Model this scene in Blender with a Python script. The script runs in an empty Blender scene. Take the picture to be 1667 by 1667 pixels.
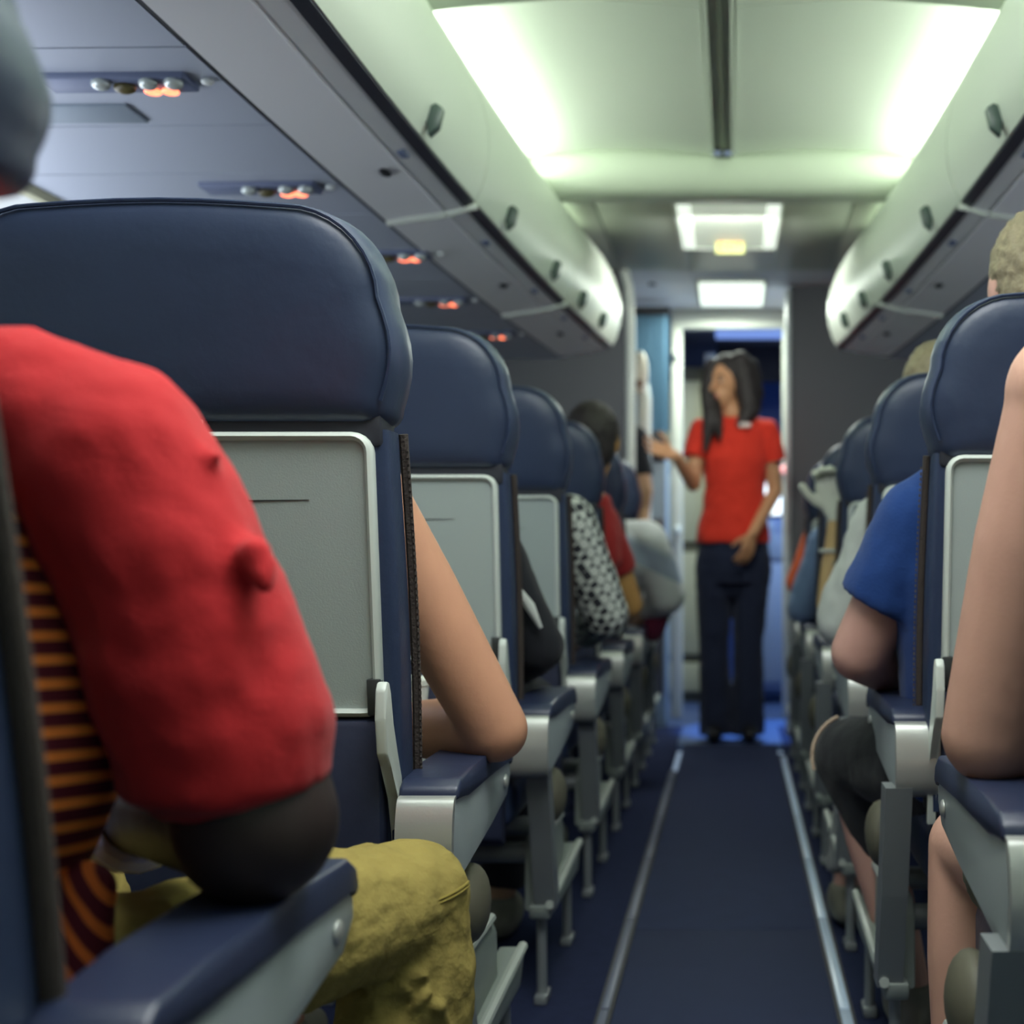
import bpy, bmesh, math, random
from mathutils import Vector, Matrix, Euler
random.seed(7)
PI = math.pi
SC = bpy.context.scene
COL = SC.collection
# ------------------------------------------------------------------ camera, world, lights, exposure
F = 2230.0          # focal length in pixels of the 1667 px frame
U0, V0, ZC = 1195.0, 905.0, 0.82
XC = -0.037         # centre line of the aisle
cd = bpy.data.cameras.new('camera'); cam = bpy.data.objects.new('camera', cd); COL.objects.link(cam)
cam.location = (0, 0, ZC); cam.rotation_euler = (PI/2, 0, 0)
cd.sensor_width = 36; cd.lens = 36*F/1667; cd.clip_start = 0.02
cd.shift_x = -(U0-833.5)/1667; cd.shift_y = (V0-833.5)/1667
cd.dof.use_dof = True; cd.dof.focus_distance = 1.56; cd.dof.aperture_fstop = 4.0
SC.camera = cam
SC.view_settings.view_transform = 'Standard'; SC.view_settings.look = 'None'
SC.view_settings.gamma = 1; SC.view_settings.use_curve_mapping = False
SC.view_settings.exposure = 0.0
SC.cycles.max_bounces = 10; SC.cycles.diffuse_bounces = 6; SC.cycles.caustics_reflective = False; SC.cycles.caustics_refractive = False
SC.cycles.sample_clamp_indirect = 4
w = bpy.data.worlds.new('world'); SC.world = w; w.use_nodes = True
w.node_tree.nodes['Background'].inputs[0].default_value = (0.45, 0.6, 0.8, 1)
w.node_tree.nodes['Background'].inputs[1].default_value = 0.5

def W(y):            # half distance between the two overhead bin lips (the cabin narrows towards the nose)
    return 0.57 if y < 1.8 else 0.57-0.0125*(y-1.8)**2

def area(name, loc, size, sizey, power, color, target):
    l = bpy.data.lights.new(name, 'AREA'); l.shape = 'RECTANGLE'; l.size = size; l.size_y = sizey
    l.energy = power; l.color = color
    o = bpy.data.objects.new(name, l); COL.objects.link(o); o.location = loc
    o.rotation_euler = (Vector(target)-Vector(loc)).to_track_quat('-Z', 'Y').to_euler()
    return o
GREEN = (0.86, 1.0, 0.80)
for s in (-1, 1):
    for ya, yb in ((-2.4, -1.0), (-1.0, 0.3), (0.3, 1.6), (1.6, 2.8), (2.8, 3.6), (3.6, 4.33), (4.56, 5.2)):  # last span is added forward of the arch to brighten the flat ceiling
        ym = (ya+yb)/2; L = yb-ya
        x = XC+s*(W(ym)+0.17)
        l = area('cove_lamp', (x, ym, ZC+1.222), 0.10, L, (2.5 if ym < 0.5 else 7.2 if ym < 4.4 else 2.2)*L, GREEN, (x-s*0.3, ym, ZC+1.335))
        # long axis along the cabin
        d = Vector((-s*0.3, 0, 0.12)).normalized()
        zz = -d; yy = Vector((0, 1, 0)); xx = yy.cross(zz)
        l.rotation_euler = Matrix((xx, yy, zz)).transposed().to_euler()
area('sidewall_lamp_left', (-1.55, 2.6, 1.30), 2.0, 0.3, 8.5, (0.78, 0.84, 1.0), (-0.9, 2.8, 1.7))
area('sidewall_lamp_right', (1.45, 2.6, 1.30), 2.0, 0.3, 7, (0.78, 0.82, 1.0), (0.8, 2.8, 1.7))
area('overhead_fill', (XC+0.05, 0.98, 2.07), 0.8, 0.7, 20, (0.96, 0.98, 1.0), (XC+0.05, 1.0, 0.8))  # unseen lamp added overhead to light the seat backs from above
area('aisle_fill', (XC, 2.0, 2.07), 0.7, 3.4, 15, (0.94, 1.0, 0.94), (XC, 2.4, 0))  # added lamp without a fixture, lights the aisle top-down
area('exit_lamp', (XC, 4.95, 2.03), 0.3, 0.3, 14, (0.96, 1.0, 0.94), (XC, 5.7, 0.6))
area('entry_lamp', (XC, 6.62, 2.04), 0.3, 0.25, 15, (0.9, 1.0, 0.88), (XC, 6.5, 0))
area('galley_daylight', (0.75, 7.3, 1.4), 0.6, 1.4, 22, (0.28, 0.5, 1.0), (-0.1, 6.6, 0.4))

area('entry_ceiling_fill', (0.9, 6.75, 1.1), 0.5, 1.5, 10, (0.85, 0.95, 1.0), (-0.2, 6.5, 1.9))  # unseen fill added beside the entry to brighten its ceiling
sp = bpy.data.lights.new('blue_floor_lamp', 'SPOT'); sp.energy = 420; sp.color = (0.12, 0.38, 1.0); sp.spot_size = 0.5; sp.spot_blend = 0.5; sp.shadow_soft_size = 0.04
spo = bpy.data.objects.new('blue_floor_lamp', sp); COL.objects.link(spo); spo.location = (0.19, 6.85, 1.9)
spo.rotation_euler = (Vector((0.17, 6.45, 0))-spo.location).to_track_quat('-Z', 'Y').to_euler()

# ------------------------------------------------------------------ helpers
def A(u, v, y):
    return Vector(((u-U0)*y/F, y, ZC+(V0-v)*y/F))

MATS = {}
def mat(name, color, rough=0.5, metal=0.0, bump=0.0, bscale=60.0, var=0.0, vscale=6.0, emit=None, estr=1.0, spec=0.5, sheen=0.0, alpha=1.0):
    if name in MATS: return MATS[name]
    m = bpy.data.materials.new(name); m.use_nodes = True
    nt = m.node_tree; b = nt.nodes['Principled BSDF']
    b.inputs['Base Color'].default_value = (*color, 1); b.inputs['Roughness'].default_value = rough
    b.inputs['Metallic'].default_value = metal; b.inputs['Specular IOR Level'].default_value = spec
    if sheen: b.inputs['Sheen Weight'].default_value = sheen
    tc = nt.nodes.new('ShaderNodeTexCoord')
    if var:
        n = nt.nodes.new('ShaderNodeTexNoise'); n.inputs['Scale'].default_value = vscale; n.inputs['Detail'].default_value = 4
        r = nt.nodes.new('ShaderNodeMix'); r.data_type = 'RGBA'
        nt.links.new(tc.outputs['Object'], n.inputs['Vector']); nt.links.new(n.outputs['Fac'], r.inputs[0])
        r.inputs[6].default_value = (*[c*(1-var) for c in color], 1); r.inputs[7].default_value = (*[min(1, c*(1+var)) for c in color], 1)
        nt.links.new(r.outputs[2], b.inputs['Base Color'])
    if bump:
        n2 = nt.nodes.new('ShaderNodeTexNoise'); n2.inputs['Scale'].default_value = bscale; n2.inputs['Detail'].default_value = 5
        bp = nt.nodes.new('ShaderNodeBump'); bp.inputs['Strength'].default_value = bump; bp.inputs['Distance'].default_value = 0.002
        nt.links.new(tc.outputs['Object'], n2.inputs['Vector']); nt.links.new(n2.outputs['Fac'], bp.inputs['Height'])
        nt.links.new(bp.outputs['Normal'], b.inputs['Normal'])
    if emit:
        b.inputs['Emission Color'].default_value = (*emit, 1); b.inputs['Emission Strength'].default_value = estr
    MATS[name] = m; return m

def stripes_mat(name, c1, c2, period, frac, axis=(0, 0, 1), rough=0.8, topcol=None, topz=None):
    m = bpy.data.materials.new(name); m.use_nodes = True; nt = m.node_tree; b = nt.nodes['Principled BSDF']
    b.inputs['Roughness'].default_value = rough; b.inputs['Specular IOR Level'].default_value = 0.2
    tc = nt.nodes.new('ShaderNodeTexCoord'); dot = nt.nodes.new('ShaderNodeVectorMath'); dot.operation = 'DOT_PRODUCT'
    dot.inputs[1].default_value = axis
    nt.links.new(tc.outputs['Object'], dot.inputs[0])
    q = nt.nodes.new('ShaderNodeMath'); q.operation = 'DIVIDE'; q.inputs[1].default_value = period
    fr = nt.nodes.new('ShaderNodeMath'); fr.operation = 'FRACT'
    rmp = nt.nodes.new('ShaderNodeMapRange'); rmp.inputs[1].default_value = frac-0.06; rmp.inputs[2].default_value = frac+0.06
    nt.links.new(dot.outputs['Value'], q.inputs[0]); nt.links.new(q.outputs[0], fr.inputs[0]); nt.links.new(fr.outputs[0], rmp.inputs[0])
    mx = nt.nodes.new('ShaderNodeMix'); mx.data_type = 'RGBA'; mx.inputs[6].default_value = (*c1, 1); mx.inputs[7].default_value = (*c2, 1)
    nt.links.new(rmp.outputs[0], mx.inputs[0]); out = mx.outputs[2]
    nt.links.new(out, b.inputs['Base Color'])
    return m

def check_mat(name, c1, c2, size):
    m = bpy.data.materials.new(name); m.use_nodes = True; nt = m.node_tree; b = nt.nodes['Principled BSDF']
    b.inputs['Roughness'].default_value = 0.85
    tc = nt.nodes.new('ShaderNodeTexCoord'); ck = nt.nodes.new('ShaderNodeTexChecker'); ck.inputs['Scale'].default_value = 1/size
    mp = nt.nodes.new('ShaderNodeMapping'); mp.inputs['Rotation'].default_value = (0.35, 0.5, 0.3)
    ck.inputs['Color1'].default_value = (*c1, 1); ck.inputs['Color2'].default_value = (*c2, 1)
    nt.links.new(tc.outputs['Object'], mp.inputs[0]); nt.links.new(mp.outputs[0], ck.inputs[0]); nt.links.new(ck.outputs[0], b.inputs['Base Color'])
    return m

def empty(name, loc, label=None, cat=None, group=None, kind=None, parent=None):
    o = bpy.data.objects.new(name, None); COL.objects.link(o); o.location = loc; o.empty_display_size = 0.05
    if label: o['label'] = label
    if cat: o['category'] = cat
    if group: o['group'] = group
    if kind: o['kind'] = kind
    if parent: o.parent = parent
    return o

def world_loc(o):
    v = Vector((0, 0, 0))
    while o is not None: v += o.location; o = o.parent
    return v

def link(name, bm, m, parent=None, label=None, cat=None, group=None, kind=None, smooth=True, local=False, origin=None, angle=40):
    """bm is in world coordinates (local=True: in the parent's coordinates)."""
    off = Vector((0, 0, 0))
    if parent is not None and not local: off = world_loc(parent)
    if parent is None and origin is not None: off = Vector(origin)
    if off.length > 0: bmesh.ops.translate(bm, verts=bm.verts, vec=-off)
    bmesh.ops.recalc_face_normals(bm, faces=bm.faces)
    me = bpy.data.meshes.new(name)
    if smooth:
        for f in bm.faces: f.smooth = True
        for e in bm.edges:
            if len(e.link_faces) == 2 and e.calc_face_angle(0) > math.radians(angle): e.smooth = False
    bm.to_mesh(me); bm.free()
    me.materials.append(m)
    o = bpy.data.objects.new(name, me); COL.objects.link(o)
    if parent is not None: o.parent = parent
    elif origin is not None: o.location = origin
    if label: o['label'] = label
    if cat: o['category'] = cat
    if group: o['group'] = group
    if kind: o['kind'] = kind
    return o

def box(bm, x0, x1, y0, y1, z0, z1, bev=0.0, seg=2):
    r = bmesh.ops.create_cube(bm, size=1)
    vs = r['verts']
    for v in vs: v.co = Vector(((x0+x1)/2+v.co.x*(x1-x0), (y0+y1)/2+v.co.y*(y1-y0), (z0+z1)/2+v.co.z*(z1-z0)))
    if bev:
        es = list({e for v in vs for e in v.link_edges})
        bmesh.ops.bevel(bm, geom=es, offset=bev, segments=seg, affect='EDGES', profile=0.5)
    return bm
def B(*a, **k):
    bm = bmesh.new(); return box(bm, *a, **k)

def loft(bm, rings, cap=True, closed=True):
    vr = [[bm.verts.new(p) for p in r] for r in rings]
    n = len(vr[0])
    for i in range(len(vr)-1):
        for j in range(n if closed else n-1):
            k = (j+1) % n
            bm.faces.new((vr[i][j], vr[i][k], vr[i+1][k], vr[i+1][j]))
    if cap and closed:
        bm.faces.new(vr[0][::-1]); bm.faces.new(vr[-1])
    return bm

def prism(bm, poly, x0, x1, bev=0.0, axis='x', seg=2):
    """poly = list of (y,z); extruded along x."""
    rings = []
    for x in (x0, x1):
        rings.append([Vector((x, p[0], p[1])) if axis == 'x' else Vector((p[0], x, p[1])) for p in poly])
    n0 = set(bm.verts)
    loft(bm, rings)
    if bev:
        vs = [v for v in bm.verts if v not in n0]
        es = list({e for v in vs for e in v.link_edges})
        bmesh.ops.bevel(bm, geom=es, offset=bev, segments=seg, affect='EDGES', profile=0.5)
    return bm

def tube(bm, pts, rad, n=10, cap=True):
    pts = [Vector(p) for p in pts]
    if not hasattr(rad, '__len__'): rad = [rad]*len(pts)
    rings = []; up = Vector((0.13, 0.21, 0.97)).normalized()
    for i, p in enumerate(pts):
        d = (pts[min(i+1, len(pts)-1)]-pts[max(i-1, 0)]).normalized()
        a = d.cross(up)
        if a.length < 1e-3: a = d.cross(Vector((1, 0, 0)))
        a.normalize(); b = d.cross(a)
        rings.append([p+(a*math.cos(t)+b*math.sin(t))*rad[i] for t in [2*PI*k/n for k in range(n)]])
    return loft(bm, rings, cap)

def capsule(bm, p1, r1, p2, r2, n=18, flat1=False, flat2=False):
    p1, p2 = Vector(p1), Vector(p2); d = (p2-p1)
    if d.length < 1e-5: d = Vector((0, 0, 1e-4)); p2 = p1+d
    d.normalize(); up = Vector((0.11, 0.93, 0.33))
    a = d.cross(up).normalized(); b = d.cross(a)
    rings = []
    def ring(c, r): return [c+(a*math.cos(t)+b*math.sin(t))*max(r, 1e-4) for t in [2*PI*k/n for k in range(n)]]
    K = 5
    if not flat1:
        for i in range(K): th = (i+0.15)/K*PI/2; rings.append(ring(p1-d*r1*math.cos(th), r1*math.sin(th)))
    rings.append(ring(p1, r1)); rings.append(ring(p2, r2))
    if not flat2:
        for i in range(K-1, -1, -1): th = (i+0.15)/K*PI/2; rings.append(ring(p2+d*r2*math.cos(th), r2*math.sin(th)))
    return loft(bm, rings)

def ellipsoid(bm, c, rx, ry, rz, rot=None, n=20):
    r = bmesh.ops.create_uvsphere(bm, u_segments=n, v_segments=n//2+2, radius=1)
    M = Matrix.Translation(Vector(c)) @ (rot.to_matrix().to_4x4() if rot else Matrix.Identity(4)) @ Matrix.Diagonal((rx, ry, rz, 1))
    bmesh.ops.transform(bm, matrix=M, verts=r['verts'])
    return bm

def eloft(bm, secs, n=24):
    """secs = (centre, rx, ry): horizontal ellipses stacked into a trunk"""
    return loft(bm, [[Vector(c)+Vector((rx*math.cos(t), ry*math.sin(t), 0)) for t in [2*PI*k/n for k in range(n)]] for c, rx, ry in secs])

BLOBS = []
def blob(name, bm, m, parent, voxel=0.008, smooth=8, disp=0.0, dscale=0.06, label=None, amount2=0.0):
    """closed overlapping volumes become ONE continuous surface"""
    o = link(name, bm, m, parent, label=label, smooth=True)
    r = o.modifiers.new('remesh', 'REMESH'); r.mode = 'VOXEL'; r.voxel_size = voxel; r.use_smooth_shade = True
    s = o.modifiers.new('smooth', 'SMOOTH'); s.factor = 0.5; s.iterations = smooth
    if disp:
        t = bpy.data.textures.new('folds', 'CLOUDS'); t.noise_scale = dscale; t.noise_depth = 2
        d = o.modifiers.new('folds', 'DISPLACE'); d.texture = t; d.strength = disp; d.mid_level = 0.5; d.texture_coords = 'LOCAL'
    BLOBS.append(o); return o

def copy_tree(o, parent=None):
    c = o.copy(); COL.objects.link(c); c.parent = parent
    for ch in list(o.children): copy_tree(ch, c)
    return c

# ------------------------------------------------------------------ materials
NAVY = mat('navy_leather', (0.028, 0.042, 0.085), 0.40, bump=0.55, bscale=28, var=0.12, vscale=9, spec=0.5)
NAVY2 = mat('navy_side_leather', (0.020, 0.034, 0.078), 0.45, bump=0.3, bscale=200)
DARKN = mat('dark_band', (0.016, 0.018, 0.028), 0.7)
SHELL = mat('grey_shell', (0.37, 0.43, 0.415), 0.5, bump=0.15, bscale=500)
RIM = mat('shell_rim', (0.58, 0.63, 0.58), 0.38)
SILVER = mat('silver_cap', (0.50, 0.52, 0.49), 0.32, metal=0.55, bump=0.05, bscale=300)
ARMS = mat('armrest_side', (0.29, 0.33, 0.34), 0.4, bump=0.2, bscale=600)
PADM = mat('armrest_pad', (0.018, 0.026, 0.060), 0.38, bump=0.1, bscale=200)
BROWN = mat('brown_piping', (0.05, 0.038, 0.032), 0.7, bump=0.8, bscale=300)
FRAMEM = mat('frame_grey', (0.24, 0.275, 0.255), 0.42)
FRAMEL = mat('frame_lip', (0.40, 0.44, 0.41), 0.4)
POSTM = mat('post_metal', (0.22, 0.24, 0.25), 0.4, metal=0.3)
OLIVE = mat('cushion_cap', (0.095, 0.09, 0.062), 0.6)
BLACK = mat('black_plastic', (0.012, 0.012, 0.016), 0.5)
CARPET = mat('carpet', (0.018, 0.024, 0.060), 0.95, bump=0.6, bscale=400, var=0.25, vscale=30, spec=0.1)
RUNNER = mat('runner', (0.024, 0.033, 0.078), 0.8, bump=0.4, bscale=300, var=0.12, vscale=14, spec=0.2)
STRIP_DIM = mat('strip', (0.12, 0.135, 0.20), 0.45)  # left copy of the path strip, darkened as the side in less light
BIN = mat('bin_plastic', (0.60, 0.65, 0.56), 0.42, bump=0.04, bscale=80)
BINB = mat('bin_bottom', (0.86, 0.87, 0.85), 0.45, bump=0.04, bscale=80)
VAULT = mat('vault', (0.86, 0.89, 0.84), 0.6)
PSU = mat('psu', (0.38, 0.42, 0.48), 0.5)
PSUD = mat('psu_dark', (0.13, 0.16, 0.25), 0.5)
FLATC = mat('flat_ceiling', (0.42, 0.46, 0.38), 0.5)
SIDEW = mat('sidewall', (0.62, 0.64, 0.60), 0.5)
DWALL = mat('dark_wall', (0.085, 0.088, 0.098), 0.8, bump=0.3, bscale=400)
WHITE = mat('white_trim', (0.62, 0.66, 0.60), 0.45)
CREAM = mat('cream', (0.52, 0.52, 0.34), 0.5)
LAMP = mat('lamp', (0.9, 0.95, 0.9), 0.5, emit=(0.85, 0.95, 0.82), estr=1.0)
LAMP2 = mat('lamp2', (0.9, 0.95, 0.9), 0.5, emit=(0.85, 0.95, 0.82), estr=0.75)
SIGNL = mat('belt_sign', (0.9, 0.3, 0.2), 0.5, emit=(1.0, 0.22, 0.10), estr=2.6)
def skin(name, c): return mat('skin_'+name, c, 0.5, bump=0.12, bscale=180, var=0.10, vscale=14, spec=0.35)
def cloth(name, c, r=0.85): return mat('cloth_'+name, c, r, bump=0.4, bscale=260, var=0.08, vscale=12, spec=0.2, sheen=0.1)

# ------------------------------------------------------------------ the setting
floor = empty('floor', (0, 0, 0), kind='structure')
link('carpet_left', B(-1.95, -0.245, -2.6, 6.6, -0.03, 0.0), CARPET, floor)
link('carpet_right', B(0.21, 1.85, -2.6, 6.6, -0.03, 0.0), CARPET, floor)
ys = [-2.6, 0.9, 3.0, 5.95]
for a, b in zip(ys[:-1], ys[1:]):
    link('runner_carpet', B(-0.217, 0.183, a+0.002, b-0.002, -0.03, 0.003, bev=0.002), RUNNER, floor)
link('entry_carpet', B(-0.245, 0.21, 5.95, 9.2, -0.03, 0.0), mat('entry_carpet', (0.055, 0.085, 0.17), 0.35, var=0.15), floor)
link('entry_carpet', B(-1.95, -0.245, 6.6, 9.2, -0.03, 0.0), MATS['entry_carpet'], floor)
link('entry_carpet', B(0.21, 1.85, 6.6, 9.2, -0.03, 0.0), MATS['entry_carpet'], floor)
for x0, x1, side, y_s in ((-0.240, -0.224, 'left', 5.2), (0.189, 0.209, 'right', 5.65)):
    t = empty('path_marker_strip', ((x0+x1)/2, 3, 0), 'pale path strip set in the carpet along the %s edge of the aisle' % side, 'floor strip')
    y = 0.6
    while y < y_s-0.1:
        e = min(y+0.62, y_s)
        bm = B(x0, x1, y, e-0.008, 0.0, 0.008, bev=0.002)
        link('strip_segment', bm, STRIP_DIM if side == 'left' else mat('strip_daylit', (0.62, 0.76, 0.95), 0.3), t)  # right copy has the daylight put into its paler, bluer colour
        y = e
    link('channel', B(x0-0.006, x1+0.006, 0.6, y_s, -0.01, 0.003), BLACK, t)

# ceiling ----------------------------------------------------------
ceil = empty('ceiling', (0, 0, 2), kind='structure')
def vz(t): t = abs(t); return 1.277-0.012*t+0.030*math.sin(PI*t)
def vault(bm, y0, y1, t0, t1, th=0.02):
    n, m = 12, 8
    top, bot = [], []
    rings = []
    for i in range(m+1):
        y = y0+(y1-y0)*i/m; w_ = W(y)+0.22
        lo = [Vector((XC+w_*(t0+(t1-t0)*j/n), y, ZC+vz(t0+(t1-t0)*j/n))) for j in range(n+1)]
        hi = [p+Vector((0, 0, th)) for p in reversed(lo)]
        rings.append(lo+hi)
    loft(bm, rings)
for a, b in ((-2.6, -1.3), (-1.3, 0.1), (0.1, 1.5), (1.5, 2.9), (2.9, 3.2), (3.2, 4.46)):
    for t0, t1 in ((-1.0, -0.055), (0.055, 1.0)):
        bm = bmesh.new(); vault(bm, a+0.003, b-0.003, t0, t1); link('vault_panel', bm, VAULT, ceil)
CH = mat('channel_grey', (0.42, 0.43, 0.42), 0.6)
link('centre_channel', B(XC-0.034, XC+0.034, -2.6, 4.4, ZC+1.30, ZC+1.33), CH, ceil)
for s in (-1, 1):
    link('channel_edge', B(XC+s*0.032-0.004, XC+s*0.032+0.004, -2.6, 4.4, ZC+1.268, ZC+1.33, bev=0.002), VAULT, ceil)
link('channel_rail', B(XC-0.006, XC+0.006, -2.6, 4.4, ZC+1.285, ZC+1.30), FLATC, ceil)
link('upper_skin', B(-1.3, 1.25, -2.6, 4.6, ZC+1.36, ZC+1.40), VAULT, ceil)
# scalloped cross arches
def crossbar(y, d, zb, rise):
    bm = bmesh.new(); w_ = W(y)+0.15; N = 24; rings = []
    for i in range(N+1):
        t = -1+2*i/N; x = XC+w_*t
        zt = ZC+vz(t)+0.012; z0 = ZC+zb+rise*(1-t*t)
        r = []
        H = zt-z0
        for k in range(12):
            a = 2*PI*k/12
            yy = y+d/2+d/2*math.copysign(abs(math.cos(a))**0.7, math.cos(a)); zz = z0+H/2+H/2*math.copysign(abs(math.sin(a))**0.7, math.sin(a))
            r.append(Vector((x, yy, zz)))
        rings.append(r)
    loft(bm, rings); link('cross_arch', bm, BIN, ceil)
crossbar(4.36, 0.16, 1.15, 0.0)
crossbar(2.86, 0.10, 1.15, 0.05)
# flat ceiling forward of the arch, in panels
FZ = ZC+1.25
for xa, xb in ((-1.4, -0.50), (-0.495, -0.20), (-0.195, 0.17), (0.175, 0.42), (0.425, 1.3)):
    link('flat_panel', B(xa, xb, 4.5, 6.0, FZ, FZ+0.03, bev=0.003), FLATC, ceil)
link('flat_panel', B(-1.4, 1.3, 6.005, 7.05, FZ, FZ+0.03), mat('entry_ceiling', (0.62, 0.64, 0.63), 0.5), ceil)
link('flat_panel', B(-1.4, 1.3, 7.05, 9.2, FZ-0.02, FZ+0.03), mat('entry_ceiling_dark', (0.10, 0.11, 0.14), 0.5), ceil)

# overhead bins ----------------------------------------------------
FACE = [(0.0, 0.803), (-0.014, 0.83), (-0.027, 0.875), (-0.032, 0.92), (-0.030, 0.965), (-0.018, 1.02), (0.004, 1.08), (0.04, 1.145), (0.080, 1.190), (0.105, 1.212)]
BOT = [(0.022, 0.790), (0.06, 0.778), (0.062, 0.782), (0.068, 0.782), (0.070, 0.776), (0.13, 0.768), (0.20, 0.757)]
def bin_pt(s, y, o, z, k=0.0):
    # k = 0..1 shrinks the section towards its middle (rounded nose of the last bin)
    cx, cz = 0.15, 0.95
    o2 = cx+(o-cx)*(1-k); z2 = cz+(z-cz)*(1-k)
    return Vector((XC+s*(W(y)+o2), y, ZC+z2))
def bin_unit(s, y0, y1, label, latches, last=False, vents=()):
    t = empty('overhead_bin', (XC+s*(W((y0+y1)/2)+0.15), (y0+y1)/2, ZC+0.9), label, 'overhead bin', 'overhead bins over the %s seats' % ('left' if s < 0 else 'right'))
    n = 8
    Y = [y0+0.004+(y1-y0-0.008)*i/n for i in range(n+1)]; K = [0]*len(Y)
    if last:
        Y += [y1+0.02, y1+0.045, y1+0.06, y1+0.07]; K += [0.03, 0.10, 0.22, 0.42]
    out = FACE + [(0.115+0.012, 1.235), (0.30, 1.235), (0.30, 0.86), (0.21, 0.78), (0.20, 0.757)]
    # door: thick curved shell
    rings = []
    for y, k in zip(Y, K):
        a = [bin_pt(s, y, o, z, k) for o, z in FACE]; b = [bin_pt(s, y, o+0.016, z, k) for o, z in reversed(FACE)]
        rings.append(a+b)
    bm = bmesh.new(); loft(bm, rings); d = link('door', bm, BIN, t, angle=50)
    # carcass
    rings = []
    prof = [(0.020, 0.812), (0.0, 0.90), (0.03, 1.05), (0.12, 1.185), (0.34, 1.185), (0.34, 0.86), (0.20, 0.80), (0.10, 0.80)]
    for y, k in zip(Y, K): rings.append([bin_pt(s, y, o, z, k) for o, z in prof])
    bm = bmesh.new(); loft(bm, rings); link('carcass', bm, BIN, t)
    rings = []
    for y, k in zip(Y, K):
        rings.append([bin_pt(s, y, o, z, k) for o, z in BOT]+[bin_pt(s, y, o, z+0.03, k) for o, z in reversed(BOT)])
    bm = bmesh.new(); loft(bm, rings); link('bottom_panel', bm, BINB, t)
    # dark hand rail channel under the door
    rings = []
    for y, k in zip(Y[:-2] if last else Y, K): rings.append([bin_pt(s, y, o, z, k) for o, z in ((0.002, 0.797), (0.022, 0.786), (0.026, 0.81), (0.006, 0.815))])
    bm = bmesh.new(); loft(bm, rings); link('rail_channel', bm, mat('rail_dark', (0.02, 0.02, 0.035), 0.5), t)
    for yl in latches:
        bm = bmesh.new(); p = bin_pt(s, yl, -0.016, 0.83)
        prism(bm, [(p.x, p.z-0.030), (p.x-s*0.020, p.z-0.012), (p.x-s*0.028, p.z+0.024), (p.x-s*0.014, p.z+0.034), (p.x+s*0.008, p.z+0.02)], yl-0.012, yl+0.012, bev=0.003, axis='y')
        link('latch', bm, mat('latch_dark', (0.05, 0.08, 0.07), 0.35), t)
        p = bin_pt(s, yl+0.04, 0.045, 0.781)
        link('latch_plate', B(p.x-0.008, p.x+0.008, p.y-0.02, p.y+0.02, p.z-0.004, p.z+0.006, bev=0.002), PSUD, t)
    for yl in vents:
        p = bin_pt(s, yl, 0.105, 0.768)
        bm = bmesh.new(); ellipsoid(bm, (p.x, p.y, p.z+0.001), 0.011, 0.026, 0.005); link('vent', bm, BLACK, t)
    return t
for s, nm in ((-1, 'left'), (1, 'right')):
    bin_unit(s, 0.2, 1.65, 'pale %s overhead bin above the nearest seats, closest to the viewer' % nm, (0.8,), vents=())
    bin_unit(s, 1.65, 3.10, 'long pale %s overhead bin, first fully in view, ending at the light seam' % nm, (2.62,), vents=(2.75,))
    bin_unit(s, 3.10, 4.30, 'pale %s overhead bin in the middle, beside the scalloped ceiling arch' % nm, (3.38, 4.0), vents=(3.9,))
    bin_unit(s, 4.30, 5.22, 'farthest pale %s overhead bin with rounded end by the dark bulkhead' % nm, (4.46, 4.85), last=True, vents=(4.75,))
    # pale seam ribs between bins
    for ys_ in (3.10, 4.30):
        bm = bmesh.new()
        pts = [bin_pt(s, ys_, o, z-0.003) for o, z in [(-0.004, 0.795)]+BOT]
        tube(bm, [(p.x, p.y, p.z) for p in pts], 0.009, 8)
        tag_ = link('trim_seam', bm, BIN, None, kind='structure')
    # cove light tubes lying on the bin tops
# service panel strip between bin and sidewall -----------------------
def psu_z(ax): return 0.762-(ax-0.77)*0.01       # ax = distance from the camera's plane x
def side_panels(s, nm):
    root = empty('ceiling_side_'+nm, (s*1.1, 2.5, 1.65), kind='structure')
    ysn = [0.2, 0.9, 1.6, 2.05, 2.42, 2.72, 3.05, 3.4, 3.75, 4.1, 4.45, 4.8, 5.3]
    for a, b in zip(ysn[:-1], ysn[1:]):
        rings = []
        for y in (a+0.003, b-0.003):
            x0 = W(y)+0.215; lo = []
            for j in range(6):
                ax = x0+(1.42-x0)*j/5
                lo.append(Vector((XC+s*ax, y, ZC+psu_z(ax)-0.0)))
            rings.append(lo+[p+Vector((0, 0, 0.02)) for p in reversed(lo)])
        bm = bmesh.new(); loft(bm, rings); link('service_panel', bm, PSU, root)
    rings = []
    for i in range(13):
        y = 0.2+(5.28-0.2)*i/12; x0 = W(y)+0.20; c = Vector((XC+s*(x0+0.004), y, ZC+0.762))
        rings.append([c+Vector(d) for d in ((-0.008, 0, 0), (0.010, 0, 0), (0.010, 0, 0.03), (-0.008, 0, 0.03))])
    bm = bmesh.new(); loft(bm, rings); link('rubber_gap', bm, BLACK, root)
    return root
side_panels(-1, 'left'); side_panels(1, 'right')
def psu_pos(u, v):
    z = 0.76; y = z*F/(V0-v); return Vector(((u-U0)*y/F, y, ZC+z))
def glyph(bm, c, s=1):
    # small belt / no-smoking pictogram: a ring with a bar
    for k in range(12):
        a, b = 2*PI*k/12, 2*PI*(k+1)/12
        capsule(bm, c+Vector((0.011*math.cos(a), 0.011*math.sin(a), 0)), 0.003, c+Vector((0.011*math.cos(b), 0.011*math.sin(b), 0)), 0.003, n=6)
    capsule(bm, c+Vector((-0.008, -0.007, 0)), 0.0025, c+Vector((0.008, 0.007, 0)), 0.0025, n=6)
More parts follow.
